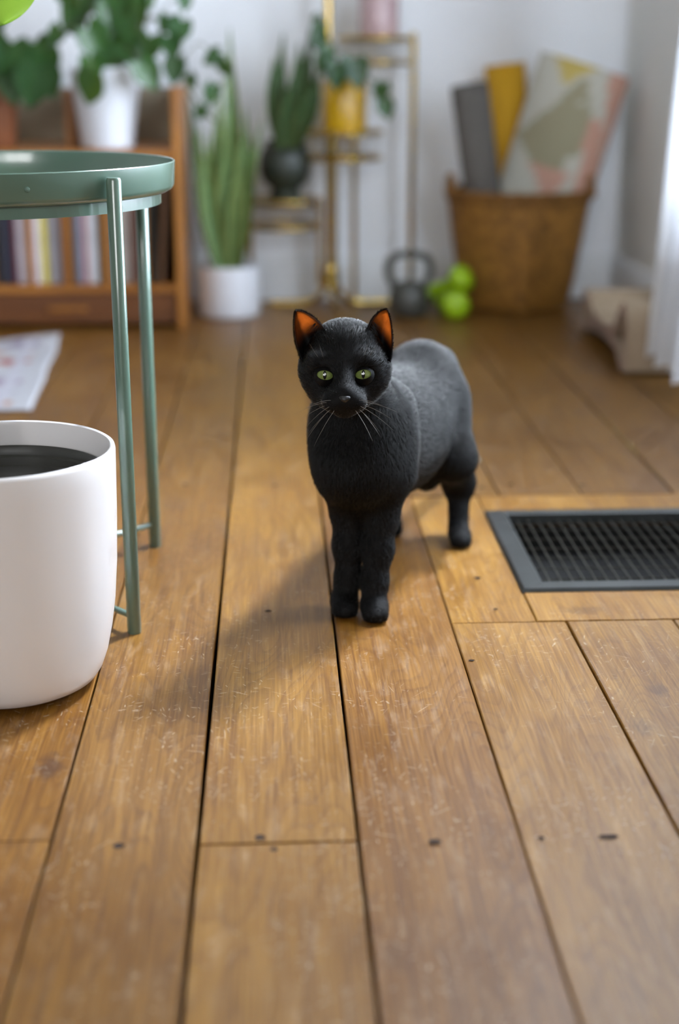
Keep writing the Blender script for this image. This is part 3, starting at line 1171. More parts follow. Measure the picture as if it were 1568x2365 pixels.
# short fur
def make_fur(nh):
    rs = np.random.RandomState(3)
    tri_ = np.concatenate([CQ[:, [0, 1, 2]], CQ[:, [0, 2, 3]]])
    a, b_, c = CV[tri_[:, 0]], CV[tri_[:, 1]], CV[tri_[:, 2]]
    nr = np.cross(b_ - a, c - a)
    ar = np.linalg.norm(nr, axis=1)
    cum = np.cumsum(ar); cum /= cum[-1]
    # smooth vertex normals
    vn = np.zeros_like(CV)
    for k in range(3):
        np.add.at(vn, tri_[:, k], nr)
    vn /= np.linalg.norm(vn, axis=1)[:, None] + 1e-12
    pick = np.searchsorted(cum, rs.rand(nh))
    u, v = rs.rand(nh, 1), rs.rand(nh, 1)
    fl = (u + v) > 1
    u, v = np.where(fl, 1 - u, u), np.where(fl, 1 - v, v)
    w = 1 - u - v
    p = a[pick] * w + b_[pick] * u + c[pick] * v
    n = vn[tri_[pick, 0]] * w + vn[tri_[pick, 1]] * u + vn[tri_[pick, 2]] * v
    n /= np.linalg.norm(n, axis=1)[:, None]
    x, y, z = p.T
    is_head = (z > .258) & (y < 1.565)
    nose = np.array(NOSE) + np.array([0, -.004, 0])
    dn = np.linalg.norm(p - nose, axis=1)
    body_d = np.array([.33, .90, -.42])
    leg_d = np.array([0., .12, -1.])
    wl_ = np.clip((.17 - z) / .06, 0, 1)[:, None]
    d = body_d * (1 - wl_) + leg_d * wl_
    chest = np.clip((1.60 - y) / .04, 0, 1)[:, None] * (1 - wl_)
    d = d * (1 - chest) + np.array([0., .1, -1.]) * chest
    hd = (p - nose) / (dn[:, None] + 1e-6) + np.array([0, .5, .15])
    d = np.where(is_head[:, None], hd, d)
    d = d + rs.normal(0, .30, d.shape)
    t = d - (d * n).sum(1)[:, None] * n
    t /= np.linalg.norm(t, axis=1)[:, None] + 1e-9
    L = .0105 * (1 - .45 * wl_[:, 0])
    L = np.where(is_head, np.clip(.0022 + (dn - .012) * .075, .0018, .0065), L)
    L = np.where(z < .03, .0035, L)
    L = L * rs.uniform(.6, 1.25, nh)
    keep = np.ones(nh, bool)
    for e in (EYE_L, EYE_R):
        keep &= ~((np.abs(x - e.x) / .0098) ** 2 + (np.abs(z - e.z) / .0070) ** 2 < 1) | (y > e.y)
    keep &= np.linalg.norm(p - np.array(NOSE), axis=1) > .0060
    keep &= z > .003
    p, n, t, L = p[keep], n[keep], t[keep], L[keep]
    m = len(p)
    ks = np.array([0, .33, .67, 1.0])
    lift = np.where(is_head[keep], .4, .4)[:, None]
    pts = np.zeros((m, 4, 3), np.float32)
    for i, k in enumerate(ks):
        pts[:, i] = p - n * .0004 + (t * (k * .92) + n * (lift * k * (1 - .45 * k))) * L[:, None]
    # ears: short hair over the backs, a fringe along the rims and long pale hairs inside
    for V, n_, r_ in EARS:
        G_ = np.array([list(v) for v in V]).reshape(r_ + 1, n_ + 1, 3)
        k = 1500
        tt = rs.rand(k) ** .8 * .97
        ss = np.where(rs.rand(k) < .55, np.where(rs.rand(k) < .5, rs.rand(k) * .05, 1 - rs.rand(k) * .05), rs.rand(k))
        fi, fj = tt * r_, ss * n_
        i0, j0 = np.minimum(fi.astype(int), r_ - 1), np.minimum(fj.astype(int), n_ - 1)
        a_, b2 = (fi - i0)[:, None], (fj - j0)[:, None]
        q = (G_[i0, j0] * (1 - a_) + G_[i0 + 1, j0] * a_) * (1 - b2) + (G_[i0, j0 + 1] * (1 - a_) + G_[i0 + 1, j0 + 1] * a_) * b2
        du = G_[i0 + 1, j0] - G_[i0, j0]
        dv = G_[i0, j0 + 1] - G_[i0, j0]
        nn = np.cross(du, dv)
        nn /= np.linalg.norm(nn, axis=1)[:, None] + 1e-9
        nn = np.where((nn[:, 1] < 0)[:, None], -nn, nn)            # towards the back of the ear
        out = dv / (np.linalg.norm(dv, axis=1)[:, None] + 1e-9) * np.sign(ss - .5)[:, None]
        up_ = du / (np.linalg.norm(du, axis=1)[:, None] + 1e-9)
        edge = (np.abs(ss - .5) > .44)[:, None]
        d2 = np.where(edge, up_ * .6 + out * .55 + nn * .25, up_ + nn * .35) + rs.normal(0, .18, (k, 3))
        d2 /= np.linalg.norm(d2, axis=1)[:, None]
        L2 = rs.uniform(.0016, .0034, k)[:, None]
        pe = np.stack([q + nn * .0004 + d2 * L2 * f_ for f_ in ks], 1)
        # tufts from the inner rim
        k2 = 60
        t2 = rs.uniform(.08, .5, k2)
        i2 = (t2 * r_).astype(int)
        src = G_[i2, 1]
        dst = G_[i2, n_ // 2 + 3]
        d3 = (dst - src) / (np.linalg.norm(dst - src, axis=1)[:, None] + 1e-9) + np.array([0, -.55, -.12]) + rs.normal(0, .16, (k2, 3))
        d3 /= np.linalg.norm(d3, axis=1)[:, None]
        L3 = rs.uniform(.007, .014, k2)[:, None]
        pt_ = np.stack([src + d3 * L3 * f_ for f_ in ks], 1)
        pts = np.concatenate([pts, pe.astype(np.float32), pt_.astype(np.float32)])
    m = len(pts)
    pts -= np.array(CO)
    cv = bpy.data.hair_curves.new('fur')
    cv.add_curves([4] * m)
    cv.position_data.foreach_set('vector', pts.reshape(-1))
    ra = cv.attributes.get('radius') or cv.attributes.new('radius', 'FLOAT', 'POINT')
    ra.data.foreach_set('value', np.tile(np.array([.00015, .00014, .00010, .00003], np.float32), m))
    cv.materials.append(MT['cathair'])
    o = bpy.data.objects.new('fur', cv)
    COL.objects.link(o)
    o.parent = cat
    o['kind'] = 'stuff'


make_fur(130000)

# ------------------------------------------------------------------ white planter with fig (near, cut by the frame)
PC = Vector((-.281, 1.395, 0))
pl = thing('planter', PC, 'large glossy white planter with dark liner pot, standing before the green table', 'planter')
prof = [(0, .004), (.070, .004), (.081, .0045), (.0895, .009), (.0955, .018), (.1015, .035), (.1070, .06), (.1115, .09), (.1150, .13), (.1172, .18), (.1185, .23),
        (.1188, .249), (.1180, .2525), (.1160, .2540), (.1138, .2528), (.1128, .2490), (.1122, .225), (.1100, .12), (.07, .02), (0, .016)]
B().lathe(prof, PC, 96).out('pot_body', MT['ceramic'], pl, True)
lin = [(.098, .12), (.1108, .2240), (.1110, .2275), (.1090, .2285), (.1068, .2262), (.1060, .2185), (.1035, .2165), (.1030, .2080), (.1012, .2065), (.1003, .195), (.098, .19), (.096, .16)]
lin = [(r * .985, z) for r, z in lin]
B().lathe(lin, PC, 72).out('liner_pot', MT['nursery'], pl, True)
n = 48
V, Fc = [tuple(PC + Vector((0, 0, .172)))], []
for q, r in enumerate((.025, .05, .075, .0965)):
    for k in range(n):
        a = 2 * math.pi * k / n
        x, y = r * math.cos(a), r * math.sin(a)
        V.append(tuple(PC + Vector((x, y, .168 + .010 * mnoise.noise((x * 40, y * 40, 3))))))
for k in range(n):
    Fc.append((0, 1 + k, 1 + (k + 1) % n))
    for q in range(3):
        Fc.append((1 + q * n + k, 1 + q * n + (k + 1) % n, 1 + (q + 1) * n + (k + 1) % n, 1 + (q + 1) * n + k))
mesh('soil', V, Fc, MT['soil'], pl, True)


def blade_leaf(name, base, tip, width, normal, m, parent, fold=.15, droop=.1, heart=0.0, nseg=10, nw=6, blunt=False):
    """leaf lamina from base to tip; width at the widest; normal roughly faces out"""
    base, tip, normal = Vector(base), Vector(tip), Vector(normal).normalized()
    ax = tip - base
    L = ax.length
    ax.normalize()
    side = ax.cross(normal).normalized()
    nn = side.cross(ax).normalized()
    V, Fc = [], []
    for i in range(nseg + 1):
        t = i / nseg
        if blunt: t = 1 - (1 - t) ** 1.9
        if heart:
            w = width * (math.sin(math.pi * min(1, (t * .93 + .07)) ** .62) ** .9)
            back = heart * L * max(0, (1 - t * 3.2))
        elif blunt:
            w = width * (math.sqrt(max(0.0, 1 - ((t - .62) / .38) ** 2)) if t > .62 else .12 + .88 * math.sin(math.pi / 2 * t / .62) ** 1.3)
            back = 0
        else:
            w = width * math.sin(math.pi * (t * .985 + .01) ** .85) ** .8
            back = 0
        for j in range(-nw // 2, nw // 2 + 1):
            s = j / (nw / 2)
            p = base + ax * (L * t) + side * (w * .5 * s) + nn * (fold * width * abs(s) ** 1.4 * .5 - droop * L * (t - .3) ** 2)
            p -= ax * (back * abs(s) ** .7)
            V.append(p)
    k = nw + 1
    for i in range(nseg):
        for j in range(k - 1):
            Fc.append((i * k + j, i * k + j + 1, (i + 1) * k + j + 1, (i + 1) * k + j))
    return mesh(name, V, Fc, m, parent, True, origin=base)


# fig growing from the planter: trunk just outside the picture, one leaf hangs into the corner
tr = [(-.300, 1.400, .165), (-.312, 1.405, .32), (-.318, 1.41, .50), (-.322, 1.42, .70), (-.33, 1.43, .95), (-.34, 1.44, 1.10)]
B().tube(bez(tr, 6), [.010 - .0002 * i for i in range(31)], 12).out('trunk', MT['bark'], pl, True)
for (bz, ang, tipz, ln, wd) in [(1.08, 2.6, .98, .17, .12), (1.0, 4.2, .86, .19, .13), (.98, .8, 1.08, .17, .12), (1.1, 5.2, 1.2, .16, .11)]:
    b0 = Vector((-.33, 1.43, bz))
    p1 = b0 + Vector((math.cos(ang) * .03, math.sin(ang) * .03, .015))
    B().tube([b0, p1], .0022, 8).out('leaf_stalk', MT['stem'], pl, True)
    blade_leaf('leaf', p1, p1 + Vector((math.cos(ang) * ln, math.sin(ang) * ln, tipz - bz)), wd, (0, 0, 1), MT['fig'], pl, .12, .25)
b0 = Vector((-.324, 1.425, .84))
p1 = Vector((-.300, 1.47, .80))
B().tube(bez([b0, (-.312, 1.45, .83), p1], 5), .0022, 8).out('leaf_stalk', MT['stem'], pl, True)
lf = blade_leaf('leaf', p1, PY(10, 57, 1.5), .112, (.20, -1, .25), MT['fig'], pl, .08, .05, nseg=34, nw=12, blunt=True)
# pale midrib and rim of that leaf
tipv = PY(38, 56, 1.5)

# ------------------------------------------------------------------ green tray table
TC = Vector((-.318, 1.6745, 0))
tb = thing('side_table', TC, 'sage green metal tray table with four thin legs, behind the white planter', 'side table')
LEG = [(TC.x + sx * .149, TC.y + sy * .1485) for sx in (-1, 1) for sy in (-1, 1)]
R_T = .2065
prof = [(0, .4815), (.190, .4815), (.198, .4825), (.2035, .486), (.2055, .490), (.2070, .5155), (.2060, .5165), (.2048, .5155), (.2035, .491), (.200, .4865), (.19, .4850), (0, .4850)]
B().lathe(prof, TC, 128).out('tray', MT['green_metal'], tb, True)
for x, y in LEG:
    d = Vector((x - TC.x, y - TC.y, 0)).normalized()
    q = TC + d * .2165
    leg = B().tube([(q.x, q.y, .0), (q.x, q.y, .002), (q.x, q.y, .506), (q.x, q.y, .5085)], [.0074, .0080, .0080, .0068], 20).out('leg', MT['green_metal'], tb, True)
# support ring under the tray
V, Fc = [], []
n = 96
for k in range(n):
    a = 2 * math.pi * k / n
    for r, z in ((.1830, .4690), (.1900, .4690), (.1900, .4812), (.1830, .4812)):
        V.append(TC + Vector((r * math.cos(a), r * math.sin(a), z)))
for k in range(n):
    k2 = (k + 1) % n
    for j in range(4):
        Fc.append((k * 4 + j, k2 * 4 + j, k2 * 4 + (j + 1) % 4, k * 4 + (j + 1) % 4))
mesh('support_ring', V, Fc, MT['green_metal'], tb)
for s in (1, -1):
    d = Vector((.707, .707 * s, 0))
    pts = [TC + d * t + Vector((0, 0, .030 + .006 * s + .004 * math.cos(t * 14))) for t in [-.214 + .428 * i / 16 for i in range(17)]]
    B().tube(pts, .0038, 10).out('cross_bar', MT['green_metal'], tb, True)
for k in range(4):
    a = math.radians(20 + 90 * k)
    q = TC + Vector((.2066 * math.cos(a), .2066 * math.sin(a), .5))
    B().lathe([(0, .0016), (.0022, .0012), (.0030, 0)], (0, 0, 0), 12, M=Matrix.Translation(q) @ Vector((math.cos(a), math.sin(a), 0)).to_track_quat('Z', 'Y').to_matrix().to_4x4()).out('rivet', MT['green_metal'], tb, True)

# ------------------------------------------------------------------ bookcase with record compartments
FY, BY = 3.49, 3.895           # front and back of the case
XR = -.219                     # outer right face
XL = -1.30
bc = thing('bookcase', ((XL + XR) / 2, (FY + BY) / 2, 0), 'low teak bookcase with narrow upright compartments and raised ends against the wall', 'bookcase')
pt = .017
B().box((XR - pt, FY, 0), (XR, BY, .572), .003).out('side_panel', MT['casev'], bc)
B().box((XL, FY, 0), (XL + pt, BY, .572), .003).out('side_panel', MT['casev'], bc)
B().box((XL + pt, FY + .004, .4085), (XR - pt, BY, .4285), .002).out('top_shelf', MT['case'], bc)
B().box((XL + pt, FY + .004, .090), (XR - pt, BY, .108), .002).out('bottom_shelf', MT['case'], bc)
B().box((XL + pt, BY - .008, .03), (XR - pt, BY - .002, .565)).out('back_panel', MT['backp'], bc)
divs = [-.312, -.406, -.499, -.591, -.684, -.777, -.87, -.963, -1.056, -1.149, -1.24]
for x in divs:
    B().box((x - .0065, FY + .012, .108), (x + .0065, BY - .008, .4085), .0015).out('divider', MT['casev'], bc)
B().box((-.497, FY + .09, .4285), (-.481, BY - .008, .565), .002).out('divider', MT['casev'], bc)
dw = 2
for i, (xa, xb) in enumerate(((XL + pt + .002, -.775), (-.771, XR - pt - .002))):
    d = B().box((xa, FY + .010, .014), (xb, FY + .028, .0885), .002).out('drawer_front', MT['drawer'], bc)
    B().box(((xa + xb) / 2 - .05, FY + .004, .045), ((xa + xb) / 2 + .05, FY + .012, .055), .003).out('drawer_pull', MT['casev'], d)
B().box((XL + pt, FY + .028, .012), (XR - pt, BY - .008, .086)).out('drawer_box', MT['drawer'], bc)


def rec(x0, x1, h, c, label, lean=0.0, rough=.6):
    """one record sleeve / book standing in a compartment; lean = sideways shift of the top"""
    m = M('sleeve_print', c, rough, var=.07, scale=24)
    z0, z1 = .1085, .1085 + h
    ya, yb = FY + .03, FY + .33
    V, Fc = [], []
    n = 5
    prof = [(x0 + .001, ya + .004)] + [((x0 + x1) / 2 - (x1 - x0) / 2 * math.cos(math.pi * k / n), ya - .0022 * math.sin(math.pi * k / n)) for k in range(n + 1)] + [(x1 - .001, ya + .004), (x1, yb), (x0, yb)]
    k = len(prof)
    for z in (z0, z0 + .003, z1 - .003, z1):
        s = lean * (z - z0) / h
        for (x, y) in prof:
            V.append((x + s, y + (.002 if z in (z0, z1) else 0) * (1 if y < ya + .1 else -1), z))
    for r in range(3):
        for j in range(k):
            Fc.append((r * k + j, r * k + (j + 1) % k, (r + 1) * k + (j + 1) % k, (r + 1) * k + j))
    Fc += [tuple(reversed(range(k))), tuple(range(3 * k, 4 * k))]
    o = mesh('record_sleeve', V, Fc, m)
    return setp(o, label, 'record sleeve', 'records in the teak bookcase')


rec(-.670, -.652, .288, srgb(38, 38, 46), 'charcoal record sleeve beside the navy one, partly cut by the picture edge')
rec(-.651, -.632, .290, srgb(34, 36, 56), 'navy record sleeve next to the thin maroon one, at the picture edge')
rec(-.631, -.622, .170, srgb(110, 26, 24), 'short maroon booklet in front of white sleeve, in the compartment at the picture edge')
rec(-.621, -.600, .286, srgb(214, 212, 224), 'broad white record sleeve right of the short maroon booklet')
rec(-.583, -.566, .288, srgb(206, 202, 210), 'white record sleeve left of the yellow one')
rec(-.565, -.549, .290, srgb(206, 190, 70), 'yellow record sleeve between white and grey ones')
rec(-.548, -.530, .284, srgb(148, 144, 150), 'grey record sleeve touching the yellow one')
rec(-.529, -.517, .288, srgb(160, 156, 158), 'pale grey record sleeve left of the dark red one')
rec(-.516, -.508, .286, srgb(116, 42, 34), 'thin dark red record sleeve against a divider')
rec(-.491, -.482, .286, srgb(58, 44, 38), 'thin dark brown record sleeve left of the blue grey one')
rec(-.480, -.462, .284, srgb(134, 132, 146), 'blue grey record sleeve left of the pink edged one')
rec(-.460, -.452, .288, srgb(176, 110, 108), 'thin pink record sleeve beside the bright white one')
rec(-.451, -.428, .289, srgb(214, 216, 222), 'bright white record sleeve between pink and olive ones')
rec(-.426, -.414, .284, srgb(96, 78, 40), 'olive record sleeve against the divider nearest the table legs')
rec(-.399, -.384, .286, srgb(120, 96, 74), 'tan record sleeve behind the front table leg')
rec(-.382, -.362, .288, srgb(170, 156, 146), 'beige record sleeve seen between the two green table legs')
rec(-.360, -.345, .280, srgb(142, 130, 122), 'taupe record sleeve behind the far green table leg')
rec(-.343, -.330, .286, srgb(110, 60, 36), 'russet record sleeve just right of the far green table leg')
rec(-.304, -.290, .270, srgb(40, 36, 28), 'black record sleeve in the end compartment by the side panel', .004)
rec(-.284, -.269, .284, srgb(104, 72, 46), 'brown record sleeve leaning right in the end compartment', .022)

# ------------------------------------------------------------------ leafy pot plants
def stem_tube(pts, r, parent, m='stem'):
    return B().tube(bez(pts, 6), r, 7).out('stem', MT[m], parent, True)


def hleaf(parent, px, py, Yd, size, m, roll=None, yaw=None, pitch=None):
    """heart shaped leaf whose middle shows at the given direction; size in metres"""
    c = PY(px, py, Yd)
    roll = rnd.uniform(-.7, .7) if roll is None else roll
    yaw = rnd.uniform(-.6, .6) if yaw is None else yaw
    pitch = rnd.uniform(-.45, .5) if pitch is None else pitch
    R = Euler((pitch, 0, yaw)).to_matrix() @ Euler((0, roll, 0)).to_matrix()
    ax = R @ Vector((0, 0, -1))
    nn = R @ Vector((0, -1, 0))
    return blade_leaf('leaf', c - ax * size * .5, c + ax * size * .5, size * .92, nn, m, parent, .18, .2, heart=.22, nseg=9, nw=6)


# white pot on the bookcase
pc = PY(250, 338, 3.57); pc.z = .4285
pp = thing('potted_ivy', pc, 'bushy heart-leaved vine in a tapered white pot on the bookcase', 'potted plant')
B().lathe([(0, .002), (.058, 0), (.062, .003), (.083, .172), (.0838, .182), (.082, .186), (.0795, .184), (.077, .15), (0, .148)], pc, 64).out('pot', MT['whitematte'], pp, True)
B().lathe([(0, .165), (.05, .163), (.078, .158)], pc, 32).out('soil', MT['soil'], pp, True)
top = pc + Vector((0, 0, .165))
spots = [(128, 88, 3.50, .060), (165, 30, 3.52, .085), (205, 15, 3.58, .085), (225, 105, 3.48, .100), (208, 208, 3.45, .095), (255, 55, 3.5, .095), (300, 55, 3.48, .10), (318, 25, 3.55, .09),
         (290, 110, 3.50, .10), (335, 120, 3.52, .085), (345, 178, 3.47, .085), (308, 135, 3.55, .075), (255, 145, 3.5, .075), (180, 60, 3.56, .085), (240, 15, 3.6, .09), (275, 5, 3.5, .08),
         (150, -10, 3.5, .07), (335, -15, 3.55, .09), (215, 165, 3.47, .07), (220, -60, 3.6, .09), (280, -70, 3.6, .09)]
for (x, y, d, s) in spots:
    lf = hleaf(pp, x, y, d, s * .88, MT['ivy'])
    c = PY(x, y - s * 300, d)
    stem_tube([top + Vector((rnd.uniform(-.04, .04), rnd.uniform(-.04, .03), 0)), (top + c) / 2 + Vector((0, -.02, .05)), c], .0016, pp)
# vine trailing to the right over the end panel
vine = [PY(300, 90, 3.52), PY(355, 40, 3.5), PY(398, 90, 3.48), PY(412, 150, 3.47), PY(440, 215, 3.46), PY(470, 255, 3.46), PY(495, 280, 3.47)]
B().tube(bez(vine, 8), .0030, 8).out('stem', MT['stem'], pp, True)
for (x, y, s, ro) in [(408, 78, .062, .4), (398, 112, .055, -.3), (403, 168, .060, .1), (424, 8, .045, .2), (487, 135, .046, 1.0), (526, 160, .044, -.7), (486, 222, .050, .2), (380, 60, .045, .3), (445, 190, .035, -.4), (462, 262, .036, .5)]:
    hleaf(pp, x, y, 3.46, s, MT['ivydark'], roll=ro)
stem_tube([PY(412, 150, 3.47), PY(455, 100, 3.46), PY(487, 118, 3.46)], .0013, pp)
stem_tube([PY(470, 255, 3.46), PY(505, 210, 3.46), PY(526, 172, 3.46)], .0013, pp)
stem_tube([PY(340, 60, 3.5), PY(390, 10, 3.5), PY(430, -20, 3.5)], .0013, pp)

# brown clay pot at the picture's edge
qc = PY(-15, 338, 3.60); qc.z = .4285
qp = thing('potted_philodendron', qc, 'broad-leaved plant in a brown clay pot at the bookcase end cut by the picture', 'potted plant')
B().lathe([(0, .002), (.052, 0), (.056, .004), (.064, .115), (.068, .118), (.069, .138), (.066, .141), (.062, .138), (.06, .115), (0, .112)], qc, 56).out('pot', MT['terracotta'], qp, True)
B().lathe([(0, .128), (.04, .127), (.061, .122)], qc, 28).out('soil', MT['soil'], qp, True)
top = qc + Vector((0, 0, .128))
for (x, y, d, s, ro) in [(25, 150, 3.50, .10, .1), (108, 148, 3.52, .085, -.2), (75, 205, 3.48, .10, .25), (30, 208, 3.5, .08, -.2), (118, 195, 3.52, .075, -.1), (-10, 120, 3.5, .09, 0), (60, 160, 3.56, .08, .4), (-40, 170, 3.5, .1, -.3), (-30, 60, 3.55, .1, .2), (100, 110, 3.56, .05, .5)]:
    hleaf(qp, x, y, d, s, MT['ivydark'], roll=ro, yaw=rnd.uniform(-.4, .4), pitch=rnd.uniform(-.2, .4))
    c = PY(x, y - s * 330, d)
    stem_tube([top, (top + c) / 2 + Vector((0, 0, .05)), c], .0017, qp)


# ------------------------------------------------------------------ snake plants
def snake_leaf(parent, base, tip, w, bend, tw, hue=0):
    base, tip = Vector(base), Vector(tip)
    n = 22
    V, Fc, C = [], [], []
    d = tip - base
    L = d.length
    for i in range(n + 1):
        t = i / n
        p = base + d * t + Vector(bend) * (math.sin(math.pi * t) * .5)
        ww = w * (.55 + .6 * math.sin(math.pi * min(1, t * 1.15) ** .9)) * (1 - t ** 5) * .62 + .0006
        a = tw[0] + (tw[1] - tw[0]) * t
        sd = Vector((math.cos(a), math.sin(a), 0))
        nr = Vector((math.sin(a), -math.cos(a), 0))
        for j in range(-3, 4):
            s = j / 3
            for f in (0,):
                V.append(p + sd * (ww * s) - nr * (ww * .55 * (1 - abs(s)) ** 1.0) + nr * .0)
            g = .5 + .5 * mnoise.noise((t * L * 90, s * 3 + base.x * 90, 1.0))
            edge = abs(s) > .8
            if edge:
                c = (.30, .34, .09)
            else:
                c = (.10 + .07 * g + hue, .20 + .09 * g, .055 + .05 * g)
            if hue < 0: c = tuple(q * .42 for q in c)
            C.append(c)
    k = 7
    for i in range(n):
        for j in range(k - 1):
            Fc.append((i * k + j, i * k + j + 1, (i + 1) * k + j + 1, (i + 1) * k + j))
    return mesh('leaf', V, Fc, MT['snake'], parent, True, origin=base, col=C)


sc = Vector((-.115, 3.70, 0))
sp = thing('snake_plant', sc, 'tall green snake plant in a plain white cylinder pot on the floor', 'potted plant')
B().lathe([(0, .002), (.072, 0), (.0765, .003), (.0785, .010), (.0790, .124), (.0785, .1285), (.0765, .1295), (.0745, .128), (.0735, .11), (0, .108)], sc, 72).out('pot', MT['whitematte'], sp, True)
B().lathe([(0, .121), (.04, .12), (.074, .117)], sc, 32).out('soil', MT['soil'], sp, True)
for (bx, by, tx, ty, yt, w, bend, tw, hue) in [
    (530, 610, 530, 62, 3.70, .036, (.012, 0, 0), (.3, -.2), 0), (520, 612, 508, 190, 3.66, .034, (-.02, 0, 0), (.1, .5), .01), (545, 612, 566, 245, 3.67, .036, (.02, 0, 0), (-.3, -.1), 0),
    (505, 612, 458, 285, 3.66, .030, (-.03, 0, 0), (.6, .2), .02), (512, 614, 480, 300, 3.63, .034, (-.025, -.01, 0), (.2, .0), 0), (548, 614, 606, 268, 3.72, .024, (-.01, 0, 0), (.9, .4), 0),
    (500, 612, 432, 210, 3.69, .022, (-.01, 0, 0), (.7, .3), -.02), (538, 614, 552, 330, 3.64, .034, (.01, 0, 0), (0, .3), .02), (528, 614, 535, 255, 3.64, .036, (-.012, 0, 0), (-.2, .2), 0)]:
    bs = PY(bx, by, sc.y - (3.70 - yt) * .6); bs.z = .117
    snake_leaf(sp, bs, PY(tx, ty, yt), w, bend, tw, hue)

# ------------------------------------------------------------------ brass plant stand
SY = 3.80
st = thing('plant_stand', (.153, SY, 0), 'tall brass plant stand with three round tiers on a central pole', 'plant stand')
cx = .153
B().tube([(cx, SY, .055), (cx, SY, .64)], .0145, 20).out('centre_pole', MT['brass'], st, True)
B().tube([(cx - .006, SY, .6), (cx - .006, SY, 1.15), (cx - .006, SY, 1.16)], [.0085, .0085, .004], 18).out('upper_pole', MT['brass'], st, True)
B().lathe([(0, .0), (.016, 0), (.0175, .004), (.0175, .05), (.014, .056), (0, .056)], (cx, SY, .06), 28).out('foot_collar', MT['brass'], st, True)
for a in (math.radians(175), math.radians(5), math.radians(275)):
    d = Vector((math.cos(a), math.sin(a), 0))
    pts = bez([Vector((cx, SY, .10)) + d * .010, Vector((cx, SY, .055)) + d * .018, Vector((cx, SY, .022)) + d * .045, Vector((cx, SY, .0125)) + d * .09, Vector((cx, SY, .011)) + d * .16], 6)
    B().tube(pts, .0085, 14).out('foot', MT['brass'], st, True)


def tier(cxp, r, zt, zb, poles):
    c = Vector((cxp, SY, 0))
    B().torus(c + Vector((0, 0, zt)), r, .0064, 72, 10).out('tier_ring', MT['brass'], st, True)
    B().torus(c + Vector((0, 0, zb)), r * .985, .0060, 72, 10).out('tier_ring', MT['brass'], st, True)
    B().lathe([(0, -.002), (r - .004, -.002), (r - .004, .001), (0, .001)], c + Vector((0, 0, zt + .002)), 56).out('tier_plate', MT['brass'], st)
    for k in range(1, 4):
        z = zb + (zt - zb) * k / 4
        B().torus(c + Vector((0, 0, z)), r * .99, .0007, 56, 5).out('wire_ring', MT['brass'], st)
    for (x, zlo, zhi, rr) in poles:
        B().tube([(x, SY, zlo), (x, SY, zhi - .003), (x, SY, zhi)], [rr, rr, rr * .5], 16).out('tier_pole', MT['brass'], st, True)


tier(.268, .094, .684, .626, [(.3645, .0, .70, .0080)])
tier(.183, .101, .455, .391, [(.213, .0, .452, .0072)])
tier(.033, .092, .283, .217, [(-.061, .0, .29, .0070), (.124, .06, .29, .0075)])

# pots on the stand
c = Vector((.276, SY, .6875))
pk = thing('pink_pot', c, 'pale pink glazed pot on the top tier of the brass stand', 'plant pot')
B().lathe([(0, .001), (.046, 0), (.0485, .003), (.0500, .012), (.0505, .105), (.0490, .108), (.0470, .106), (.046, .085), (0, .083)], c, 64).out('pot', MT['pinkpot'], pk, True)
B().lathe([(0, .096), (.03, .095), (.0465, .092)], c, 24).out('soil', MT['soil'], pk, True)
for k in range(7):
    a = k * .9
    e = c + Vector((math.cos(a) * .07, math.sin(a) * .05, .19 + .02 * math.sin(k * 2)))
    stem_tube([c + Vector((0, 0, .09)), (c + e) / 2 + Vector((0, 0, .07)), e], .0013, pk)
    blade_leaf('leaf', e, e + Vector((math.cos(a) * .05, math.sin(a) * .04, -.03)), .035, (0, -.5, 1), MT['ivy'], pk, .15, .2)

c = Vector((.188, SY, .4585))
yp = thing('yellow_pot', c, 'mustard yellow pot with trailing green vine on the middle tier', 'potted plant')
B().lathe([(0, .001), (.052, 0), (.0555, .003), (.0565, .010), (.0575, .122), (.0560, .125), (.0540, .123), (.053, .1), (0, .098)], c, 64).out('pot', MT['yellowpot'], yp, True)
B().lathe([(0, .112), (.03, .111), (.0535, .108)], c, 24).out('soil', MT['soil'], yp, True)
top = c + Vector((0, 0, .11))
for (x, y, d, s, ro) in [(778, 185, 3.66, .052, 0), (826, 182, 3.66, .058, -.1), (800, 160, 3.68, .055, .4), (838, 160, 3.69, .05, -.5), (765, 165, 3.68, .05, .6), (878, 215, 3.67, .048, .15), (893, 255, 3.66, .05, -.35),
                         (745, 150, 3.70, .05, .3), (742, 105, 3.72, .05, -.4), (735, 78, 3.72, .045, .2), (730, 50, 3.72, .03, .5), (755, 130, 3.7, .045, .2)]:
    hleaf(yp, x, y, d, s, MT['ivydark'], roll=ro, yaw=rnd.uniform(-.4, .4), pitch=rnd.uniform(-.2, .3))
    q = PY(x, y - s * 330, d)
    stem_tube([top, (top + q) / 2 + Vector((0, -.01, .02)), q], .0013, yp)
stem_tube([PY(838, 165, 3.68), PY(865, 192, 3.67), PY(890, 215, 3.66), PY(898, 245, 3.66)], .0016, yp)

